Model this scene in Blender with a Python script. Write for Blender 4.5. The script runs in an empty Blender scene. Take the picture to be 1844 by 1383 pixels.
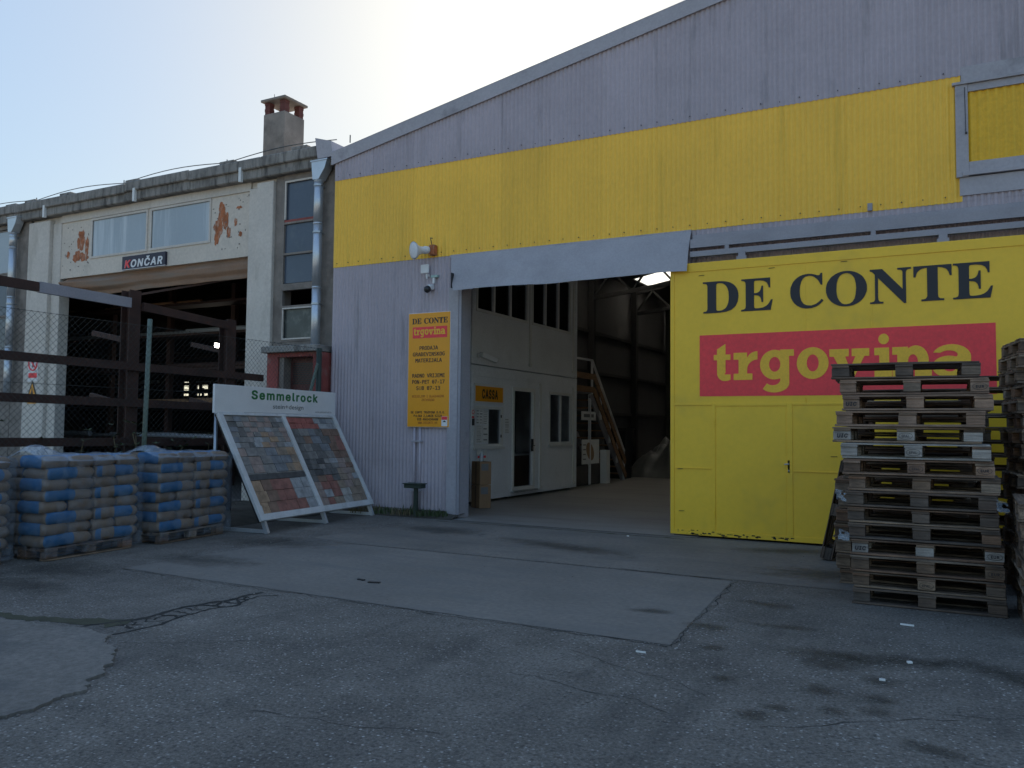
import bpy, bmesh, math, random
from mathutils import Vector, Matrix, noise
R = math.radians
rnd = random.Random(7)
S = bpy.context.scene
COL = S.collection

# ------------------------------------------------------------------ camera, sky, sun, exposure
CAM = Vector((0.0, -12.16, 1.55))
YAW, PIT, ROL = 0.492543227, 0.0528626915, 0.0103388062
cf = Vector((-math.sin(YAW)*math.cos(PIT), math.cos(YAW)*math.cos(PIT), math.sin(PIT)))
cr = Vector((math.cos(YAW), math.sin(YAW), 0.0)); cu = cr.cross(cf)
cr2 = math.cos(ROL)*cr + math.sin(ROL)*cu
cu2 = -math.sin(ROL)*cr + math.cos(ROL)*cu
cam = bpy.data.objects.new('camera', bpy.data.cameras.new('camera')); COL.objects.link(cam)
M = Matrix((cr2, cu2, -cf)).transposed().to_4x4(); M.translation = CAM
cam.matrix_world = M
cam.data.sensor_width = 36.0
cam.data.lens = 36.0*1490.34/1844.0
cam.data.clip_start = 0.05; cam.data.clip_end = 3000
S.camera = cam

SKY_G = .22
SUN_EL, SUN_AZ = R(29.5), R(-26.5)          # azimuth from +Y, negative is towards -X
sd = Vector((math.sin(SUN_AZ)*math.cos(SUN_EL), math.cos(SUN_AZ)*math.cos(SUN_EL), math.sin(SUN_EL)))
W = bpy.data.worlds.new('World'); S.world = W; W.use_nodes = True
nt = W.node_tree; nt.nodes.clear()
wo = nt.nodes.new('ShaderNodeOutputWorld'); bg = nt.nodes.new('ShaderNodeBackground'); sk = nt.nodes.new('ShaderNodeTexSky')
sk.sky_type = 'NISHITA'; sk.sun_disc = False; sk.sun_elevation = SUN_EL; sk.sun_rotation = SUN_AZ
sk.air_density = 1.0; sk.dust_density = .9; sk.ozone_density = 1.0; sk.altitude = 100
bg.inputs[1].default_value = 0.1
bw = nt.nodes.new('ShaderNodeRGBToBW'); pw = nt.nodes.new('ShaderNodeMath'); pw.operation = 'POWER'; pw.inputs[1].default_value = SKY_G-1   # hazy, evened-out sky
mu = nt.nodes.new('ShaderNodeMix'); mu.data_type = 'RGBA'; mu.blend_type = 'MULTIPLY'; mu.inputs[0].default_value = 1
nt.links.new(sk.outputs[0], bw.inputs[0]); nt.links.new(bw.outputs[0], pw.inputs[0])
nt.links.new(sk.outputs[0], mu.inputs[6]); ml = nt.nodes.new('ShaderNodeMath'); ml.operation = 'MULTIPLY_ADD'; ml.inputs[1].default_value = .9; ml.inputs[2].default_value = .075
nt.links.new(pw.outputs[0], ml.inputs[0]); nt.links.new(ml.outputs[0], mu.inputs[7]); tn = nt.nodes.new('ShaderNodeMix'); tn.data_type = 'RGBA'; tn.blend_type = 'MULTIPLY'; tn.inputs[0].default_value = 1; tn.inputs[7].default_value = (.965, 1.0, .96, 1)
mr = nt.nodes.new('ShaderNodeMapRange'); mr.inputs[1].default_value = 6; mr.inputs[2].default_value = 22; mr.inputs[4].default_value = .85      # the aureole round the sun is white
wm = nt.nodes.new('ShaderNodeMix'); wm.data_type = 'RGBA'; b2 = nt.nodes.new('ShaderNodeRGBToBW')
nt.links.new(bw.outputs[0], mr.inputs[0]); nt.links.new(mr.outputs[0], wm.inputs[0]); nt.links.new(mu.outputs[2], b2.inputs[0]); nt.links.new(mu.outputs[2], wm.inputs[6]); nt.links.new(b2.outputs[0], wm.inputs[7])
nt.links.new(wm.outputs[2], tn.inputs[6]); nt.links.new(tn.outputs[2], bg.inputs[0])
nt.links.new(bg.outputs[0], wo.inputs[0])
sl = bpy.data.lights.new('sun', 'SUN'); sl.energy = 4.5; sl.angle = R(0.5); sl.color = (1, .93, .82)
so = bpy.data.objects.new('sun', sl); COL.objects.link(so)
so.rotation_euler = (-sd).to_track_quat('-Z', 'Y').to_euler(); so.location = (-10, 30, 30)
S.view_settings.view_transform = 'Standard'; S.view_settings.look = 'None'
S.view_settings.exposure = 2.03; S.view_settings.gamma = 1.0
S.cycles.max_bounces = 8; S.cycles.transparent_max_bounces = 16

# ------------------------------------------------------------------ helpers
class MB:
    def __init__(s): s.v = []; s.f = []; s.m = []
    def add(s, vs, fs, mi=0):
        b = len(s.v); s.v += [tuple(v) for v in vs]
        for f in fs: s.f.append(tuple(b+i for i in f)); s.m.append(mi)
        return s
    def box(s, x0, x1, y0, y1, z0, z1, mi=0, M=None):
        vs = [Vector((x, y, z)) for z in (z0, z1) for y in (y0, y1) for x in (x0, x1)]
        if M: vs = [M @ v for v in vs]
        return s.add(vs, [(0,2,3,1),(4,5,7,6),(0,1,5,4),(2,6,7,3),(0,4,6,2),(1,3,7,5)], mi)
    def tube(s, pts, r, n=8, mi=0, caps=True):
        pts = [Vector(p) for p in pts]; rings = []
        for i, p in enumerate(pts):
            d = (pts[min(i+1, len(pts)-1)]-pts[max(i-1, 0)]).normalized()
            a = d.orthogonal().normalized() if i == 0 else (a-d*a.dot(d)).normalized()
            b = d.cross(a); rr = r[i] if isinstance(r, (list, tuple)) else r
            rings.append([p+(a*math.cos(2*math.pi*k/n)+b*math.sin(2*math.pi*k/n))*rr for k in range(n)])
        vs = [v for q in rings for v in q]; fs = []
        for i in range(len(rings)-1):
            for k in range(n):
                k2 = (k+1) % n; fs.append((i*n+k, i*n+k2, (i+1)*n+k2, (i+1)*n+k))
        if caps: fs.append(tuple(range(n-1, -1, -1))); fs.append(tuple((len(rings)-1)*n+k for k in range(n)))
        return s.add(vs, fs, mi)
    def prism(s, pts, off, mi=0):                 # polygon (3-D points) swept by an offset vector
        n = len(pts); off = Vector(off); pts = [Vector(p) for p in pts]
        vs = pts+[p+off for p in pts]
        fs = [tuple(range(n-1, -1, -1)), tuple(range(n, 2*n))]
        fs += [(i, (i+1) % n, n+(i+1) % n, n+i) for i in range(n)]
        return s.add(vs, fs, mi)
    def beam(s, p, q, w, h, mi=0, up=(0, 0, 1)):
        p = Vector(p); q = Vector(q); d = (q-p).normalized(); up = Vector(up)
        sx = d.cross(up).normalized(); sz = sx.cross(d)
        pr = [p+sx*(a*w/2)+sz*(b*h/2) for a, b in ((-1,-1),(1,-1),(1,1),(-1,1))]
        return s.prism(pr, q-p, mi)
    def build(s, name, mats, parent=None, smooth=False, bevel=0.0):
        me = bpy.data.meshes.new(name); me.from_pydata(s.v, [], s.f)
        if not isinstance(mats, (list, tuple)): mats = [mats]
        for m in mats: me.materials.append(m)
        for p, mi in zip(me.polygons, s.m): p.material_index = mi
        bm = bmesh.new(); bm.from_mesh(me)
        bmesh.ops.recalc_face_normals(bm, faces=bm.faces)
        if bevel: bmesh.ops.bevel(bm, geom=list(bm.edges), offset=bevel, segments=1, affect='EDGES', profile=.5, clamp_overlap=True)
        bm.to_mesh(me); bm.free()
        if smooth:
            for p in me.polygons: p.use_smooth = True
        return link(name, me, parent)
def link(name, me, parent=None):
    o = bpy.data.objects.new(name, me); COL.objects.link(o)
    if parent:
        o.parent = parent
        if parent.type == 'EMPTY' and parent.get('_w'): o.matrix_parent_inverse = Matrix.Translation(-parent.location)
    return o
def tag(o, label=None, cat=None, group=None, kind=None):
    if label: o['label'] = label
    if cat: o['category'] = cat
    if group: o['group'] = group
    if kind: o['kind'] = kind
    return o
def thing(name, loc, label, cat, group=None, rz=0.0, local=False):
    o = bpy.data.objects.new(name, None); COL.objects.link(o); o.location = loc; o.rotation_euler = (0, 0, rz)
    o.empty_display_size = .2
    if not local: o['_w'] = 1
    return tag(o, label, cat, group)
def kids(o): return [c for c in o.children]
def copy_tree(o, parent=None):
    c = o.copy(); COL.objects.link(c)
    if parent is not None: c.parent = parent
    for ch in list(o.children): copy_tree(ch, c)
    return c

# ---- materials
def N(t, ty, **kw):
    n = t.nodes.new(ty)
    for k, v in kw.items(): setattr(n, k, v)
    return n
def ramp(t, fac, stops):
    r = N(t, 'ShaderNodeValToRGB'); e = r.color_ramp.elements
    while len(e) < len(stops): e.new(.5)
    for i, (p, c) in enumerate(stops):
        e[i].position = p; e[i].color = c if len(c) == 4 else (*c, 1)
    t.links.new(fac, r.inputs[0]); return r.outputs[0]
def noi(t, co, scale, detail=4, rough=.6, sc=None):
    if sc is not None:
        mp = N(t, 'ShaderNodeMapping'); mp.inputs['Scale'].default_value = sc; t.links.new(co, mp.inputs[0]); co = mp.outputs[0]
    n = N(t, 'ShaderNodeTexNoise'); n.inputs['Scale'].default_value = scale; n.inputs['Detail'].default_value = detail
    n.inputs['Roughness'].default_value = rough; t.links.new(co, n.inputs['Vector']); return n.outputs[0]
def mix(t, fac, a, b, mode='MIX'):
    m = N(t, 'ShaderNodeMix', data_type='RGBA', blend_type=mode)
    for s, v in ((m.inputs[0], fac), (m.inputs[6], a), (m.inputs[7], b)):
        if isinstance(v, (int, float)): s.default_value = v
        elif isinstance(v, tuple): s.default_value = v if len(v) == 4 else (*v, 1)
        else: t.links.new(v, s)
    return m.outputs[2]
def g3(v): return (v, v, v)
def mat(name, base, rough=.6, var=.18, scale=3.0, stain=None, stain_amt=.5, stain_scale=2.0, stain_sc=None, metal=0.0,
        bump=0.0, bump_scale=60.0, rand=0.0, spec=.5, fine=0.08, rand_cols=None):
    m = bpy.data.materials.new(name); m.use_nodes = True; t = m.node_tree
    b = t.nodes['Principled BSDF']; co = N(t, 'ShaderNodeTexCoord').outputs['Object']
    if rand_cols:
        oi = N(t, 'ShaderNodeObjectInfo').outputs['Random']
        n = len(rand_cols); c0 = ramp(t, oi, [(i/max(1, n-1), c) for i, c in enumerate(rand_cols)])
    else: c0 = base
    v = ramp(t, noi(t, co, scale, 5), [(.3, g3(1-var)), (.7, g3(1+var))])
    c = mix(t, 1.0, c0, v, 'MULTIPLY')
    if fine:
        f = ramp(t, noi(t, co, scale*22, 3), [(.3, g3(1-fine)), (.7, g3(1+fine))]); c = mix(t, 1.0, c, f, 'MULTIPLY')
    if stain is not None:
        sn = noi(t, co, stain_scale, 6, .65, stain_sc)
        k = ramp(t, sn, [(.62-.25*stain_amt, (0,0,0)), (.72-.1*stain_amt, (1,1,1))])
        km = N(t, 'ShaderNodeMath', operation='MULTIPLY'); km.inputs[1].default_value = min(1, .4+stain_amt*.6); t.links.new(k, km.inputs[0])
        c = mix(t, km.outputs[0], c, stain)
    t.links.new(c, b.inputs['Base Color'])
    b.inputs['Roughness'].default_value = rough; b.inputs['Metallic'].default_value = metal; b.inputs['Specular IOR Level'].default_value = spec
    if bump:
        bp = N(t, 'ShaderNodeBump'); bp.inputs['Strength'].default_value = bump; bp.inputs['Distance'].default_value = .01
        t.links.new(noi(t, co, bump_scale, 4), bp.inputs['Height']); t.links.new(bp.outputs[0], b.inputs['Normal'])
    return m
def emis(name, col, st):
    m = bpy.data.materials.new(name); m.use_nodes = True; t = m.node_tree; b = t.nodes['Principled BSDF']
    b.inputs['Base Color'].default_value = (*col, 1); b.inputs['Emission Color'].default_value = (*col, 1); b.inputs['Emission Strength'].default_value = st
    return m
def film(name, col, trans, rough=.15, bump=.3, scale=14.0, gl=.5):
    m = bpy.data.materials.new(name); m.use_nodes = True; t = m.node_tree; t.nodes.clear()
    o = N(t, 'ShaderNodeOutputMaterial'); a = N(t, 'ShaderNodeBsdfTransparent'); p = N(t, 'ShaderNodeBsdfPrincipled'); mx = N(t, 'ShaderNodeMixShader')
    a.inputs[0].default_value = (*[min(1, .9+.1*c) for c in col], 1)
    p.inputs['Base Color'].default_value = (*col, 1); p.inputs['Roughness'].default_value = rough; p.inputs['Specular IOR Level'].default_value = gl
    co = N(t, 'ShaderNodeTexCoord').outputs['Object']
    n = noi(t, co, scale, 3)
    k = ramp(t, noi(t, co, scale*.6, 4), [(.35, g3(max(0, 1-trans-.12))), (.7, g3(min(1, 1-trans+.15)))])
    bp = N(t, 'ShaderNodeBump'); bp.inputs['Strength'].default_value = bump; bp.inputs['Distance'].default_value = .03
    t.links.new(n, bp.inputs['Height']); t.links.new(bp.outputs[0], p.inputs['Normal'])
    t.links.new(k, mx.inputs[0]); t.links.new(a.outputs[0], mx.inputs[1]); t.links.new(p.outputs[0], mx.inputs[2]); t.links.new(mx.outputs[0], o.inputs[0])
    return m

GREY = (.415, .365, .40); YEL = (.92, .55, .06)
m_clad = mat('painted_grey_cladding', GREY, .55, .10, .7, stain=(.2, .19, .2), stain_amt=.25, stain_scale=1.2, stain_sc=(3, 1, .35), fine=.05)
m_yclad = mat('painted_yellow_cladding', YEL, .5, .06, .6, stain=(.66, .42, .04), stain_amt=.2, stain_scale=1.0, stain_sc=(4, 1, .3), fine=.04)
m_gate = mat('painted_yellow_gate', (.88, .545, .03), .45, .05, .8, stain=(.58, .38, .04), stain_amt=.22, stain_scale=1.1, fine=.03)
def sheet_tones(m, w=.912, amt=.055):
    t = m.node_tree; b = t.nodes['Principled BSDF']; src = b.inputs['Base Color'].links[0].from_socket; co = N(t, 'ShaderNodeTexCoord').outputs['Object']
    sx = N(t, 'ShaderNodeSeparateXYZ'); t.links.new(co, sx.inputs[0]); d = N(t, 'ShaderNodeMath', operation='MULTIPLY_ADD'); d.inputs[1].default_value = 1/w; d.inputs[2].default_value = 10.42/w; t.links.new(sx.outputs[0], d.inputs[0])
    f = N(t, 'ShaderNodeMath', operation='FLOOR'); t.links.new(d.outputs[0], f.inputs[0]); wn_ = N(t, 'ShaderNodeTexWhiteNoise', noise_dimensions='1D'); t.links.new(f.outputs[0], wn_.inputs['W'])
    c = mix(t, 1.0, src, ramp(t, wn_.outputs['Value'], [(0, g3(1-amt)), (1, g3(1+amt))]), 'MULTIPLY'); t.links.new(c, b.inputs['Base Color'])
sheet_tones(m_clad); sheet_tones(m_yclad)
m_yin = mat('amber_cladding', (.78, .45, .015), .5, .06, .8)
m_flash = mat('grey_flashing', (.37, .35, .375), .5, .08, 1.2, stain=(.18, .17, .18), stain_amt=.2, stain_scale=2)
m_rail = mat('grey_steel_rail', (.29, .28, .31), .5, .1, 2)
m_rub = mat('grey_rubber_sheet', (.35, .335, .355), .6, .1, 1.5, stain=(.27, .255, .265), stain_amt=.2, stain_scale=1.2, bump=.05, bump_scale=5)
m_red = mat('red_paint', (.86, .05, .06), .5, .05, 1.0)
m_ink = mat('black_paint', (.008, .009, .018), .45, .1, 3)
m_ylet = mat('yellow_lettering', (.88, .50, .035), .5, .05, 2)
m_sign = mat('amber_sign_board', (.84, .345, .012), .4, .04, 1.5, fine=.02)
m_rust = mat('rust_lettering', (.50, .16, .012), .5, .05, 2)
m_frame = mat('scuffed_white_frame', (.56, .56, .56), .5, .12, 3, stain=(.36, .35, .33), stain_amt=.4, stain_scale=4, fine=.06)
m_white = mat('white_paint', (.72, .72, .72), .45, .06, 2, fine=.03)
m_offw = mat('off_white_panel', (.74, .76, .79), .5, .06, 1.3, stain=(.62, .63, .64), stain_amt=.15)
m_pvc = mat('white_plastic_frame', (.7, .7, .68), .4, .05, 2)
m_dark = mat('dark_plastic', (.02, .02, .022), .4, .2, 4)
m_paper = mat('paper', (.75, .75, .73), .7, .05, 5)
m_print = mat('printed_grey', (.2, .2, .2), .7, .1, 8)
m_steel = mat('galvanised_steel', (.42, .45, .48), .38, .12, 5, metal=.75)
m_zinc = mat('zinc_pipe', (.55, .58, .62), .35, .08, 3, metal=.6)
m_conc = mat('weathered_concrete', (.25, .235, .215), .85, .25, 1.6, stain=(.04, .037, .034), stain_amt=.62, stain_scale=1.8, stain_sc=(4, 1, .8), bump=.4, bump_scale=25)
m_conc2 = mat('brown_concrete', (.23, .2, .175), .85, .25, 2.5, stain=(.12, .1, .085), stain_amt=.5, stain_scale=2, bump=.5, bump_scale=20)
m_plast = mat('off_white_render', (.585, .535, .475), .75, .08, .8, stain=(.4, .36, .3), stain_amt=.25, stain_scale=1.2, stain_sc=(2, 1, .5))
m_rpan = mat('rust_marked_white_panel', (.60, .53, .45), .6, .07, .7, stain=(.42, .38, .32), stain_amt=.2, stain_scale=2)
m_rustp = mat('orange_rust', (.38, .125, .05), .85, .35, 9, stain=(.56, .46, .37), stain_amt=.42, stain_scale=9, stain_sc=(1.6, 1, .7))
m_shut = mat('rusty_shutter', (.24, .14, .085), .75, .2, 1.2, stain=(.22, .17, .13), stain_amt=.6, stain_scale=1.2, stain_sc=(.6, 1, 4))
m_dsteel = mat('dark_steel_frame', (.026, .024, .023), .7, .15, 3)
m_ibeam = mat('rust_brown_steel', (.048, .021, .015), .75, .3, 3, stain=(.022, .013, .011), stain_amt=.5, stain_scale=4)
m_green = mat('dark_green_paint', (.03, .045, .034), .55, .15, 5)
m_wire = mat('fence_wire', (.035, .04, .04), .5, .1, 3)
m_fpost = mat('green_fence_post', (.12, .16, .13), .55, .12, 4)
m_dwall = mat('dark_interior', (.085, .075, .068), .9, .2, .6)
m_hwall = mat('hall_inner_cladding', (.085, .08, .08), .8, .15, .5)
m_redw = mat('red_plaster', (.28, .07, .06), .85, .25, 2.2, stain=(.3, .24, .2), stain_amt=.4, stain_scale=3, bump=.4, bump_scale=18)
m_rdoor = mat('dark_red_door', (.11, .035, .03), .6, .2, 4)
m_brick = mat('red_brick', (.13, .042, .035), .85, .25, 8)
m_curt = mat('frosted_sheet', (.36, .41, .45), .22, .05, .7, stain=(.66, .70, .72), stain_amt=.55, stain_scale=1.3, stain_sc=(2.2, 1, .15), fine=.02)
m_bpane = mat('blue_grey_pane', (.075, .095, .13), .12, .2, .6, stain=(.12, .14, .16), stain_amt=.4, stain_scale=2, fine=.03)
m_dpane = mat('dark_dirty_pane', (.06, .07, .068), .25, .3, 3, stain=(.16, .17, .15), stain_amt=.4, stain_scale=6)
m_brownp = mat('cardboard', (.33, .2, .11), .8, .1, 3)
m_wood = mat('timber', (.3, .17, .09), .7, .2, 3, stain=(.16, .09, .05), stain_amt=.4, stain_scale=3, stain_sc=(1, 8, 8))
m_desk = mat('brown_desk', (.16, .09, .05), .5, .15, 3)
m_glass = film('window_glass', (.02, .02, .025), .8, .03, .0, 1.0, .9)
m_film = film('stretch_film', (.40, .48, .58), .91, .16, .8, 14.0, .9)
m_top = film('film_cover', (.5, .60, .72), .72, .14, .8, 12.0, .9)
m_skyl = bpy.data.materials.new('translucent_rooflight'); m_skyl.use_nodes = True
_t = m_skyl.node_tree; _t.nodes.clear(); _o = N(_t, 'ShaderNodeOutputMaterial'); _tr = N(_t, 'ShaderNodeBsdfTranslucent'); _tr.inputs[0].default_value = (.72, .71, .67, 1); _t.links.new(_tr.outputs[0], _o.inputs[0])
m_bag = mat('brown_paper_bag', (.225, .165, .115), .75, .12, 4, bump=.35, bump_scale=18, rand_cols=[(.16, .115, .082), (.225, .165, .118), (.19, .14, .10)])
m_bagb = mat('blue_paper_bag', (.03, .10, .22), .6, .15, 4, bump=.35, bump_scale=18, rand_cols=[(.025, .095, .205), (.035, .13, .27), (.03, .115, .23)])
m_pal = mat('pallet_wood', (.2, .15, .1), .85, .3, 5, stain=(.04, .03, .024), stain_amt=.55, stain_scale=5, stain_sc=(.6, 4, 4), bump=.3, bump_scale=40,
            rand_cols=[(.095, .062, .042), (.22, .15, .10), (.13, .08, .05), (.28, .195, .13), (.165, .118, .085), (.24, .13, .075), (.11, .08, .06), (.31, .235, .17), (.19, .105, .065)])
def _noop(): pass
def add_grain(m, sc=(2.5, 60, 60), lo=.55, hi=1.3):
    t = m.node_tree; b = t.nodes['Principled BSDF']; co = N(t, 'ShaderNodeTexCoord').outputs['Object']; src = b.inputs['Base Color'].links[0].from_socket
    g = ramp(t, noi(t, co, 1.0, 4, .65, sc), [(.32, g3(lo)), (.68, g3(hi))]); c = mix(t, 1.0, src, g, 'MULTIPLY'); t.links.new(c, b.inputs['Base Color'])
m_pal_pale = mat('pale_weathered_wood', (.33, .30, .27), .85, .25, 5, stain=(.16, .14, .12), stain_amt=.4, stain_scale=5, stain_sc=(.6, 4, 4), bump=.3, bump_scale=40, rand_cols=[(.27, .245, .22), (.36, .33, .30), (.30, .27, .235)])
m_pal_brown = mat('brown_pallet_wood', (.25, .16, .11), .85, .25, 5, stain=(.10, .07, .05), stain_amt=.4, stain_scale=5, stain_sc=(.6, 4, 4), bump=.3, bump_scale=40, rand_cols=[(.22, .14, .095), (.30, .195, .135), (.26, .18, .13), (.19, .115, .08)])
m_pal_dark = mat('dark_pallet_wood', (.12, .09, .07), .85, .25, 5, stain=(.045, .035, .028), stain_amt=.5, stain_scale=5, stain_sc=(.6, 4, 4), bump=.3, bump_scale=40, rand_cols=[(.095, .07, .054), (.15, .112, .085), (.12, .082, .06), (.105, .085, .07)])
for m_ in (m_pal, m_pal_pale, m_pal_brown, m_pal_dark): add_grain(m_)
add_grain(m_wood, (3, 3, 40))
m_leaf = mat('weed_leaf', (.05, .075, .025), .7, .3, 9)
m_straw = mat('dry_grass', (.16, .13, .07), .8, .3, 9)
m_soil = mat('soil', (.07, .06, .045), .95, .3, 5, bump=.8, bump_scale=30)
m_tarp = mat('plastic_tarpaulin', (.095, .095, .092), .35, .2, 2, bump=.6, bump_scale=9)
m_lamp = emis('lamp_glow', (1, .92, .8), 14)

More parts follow.
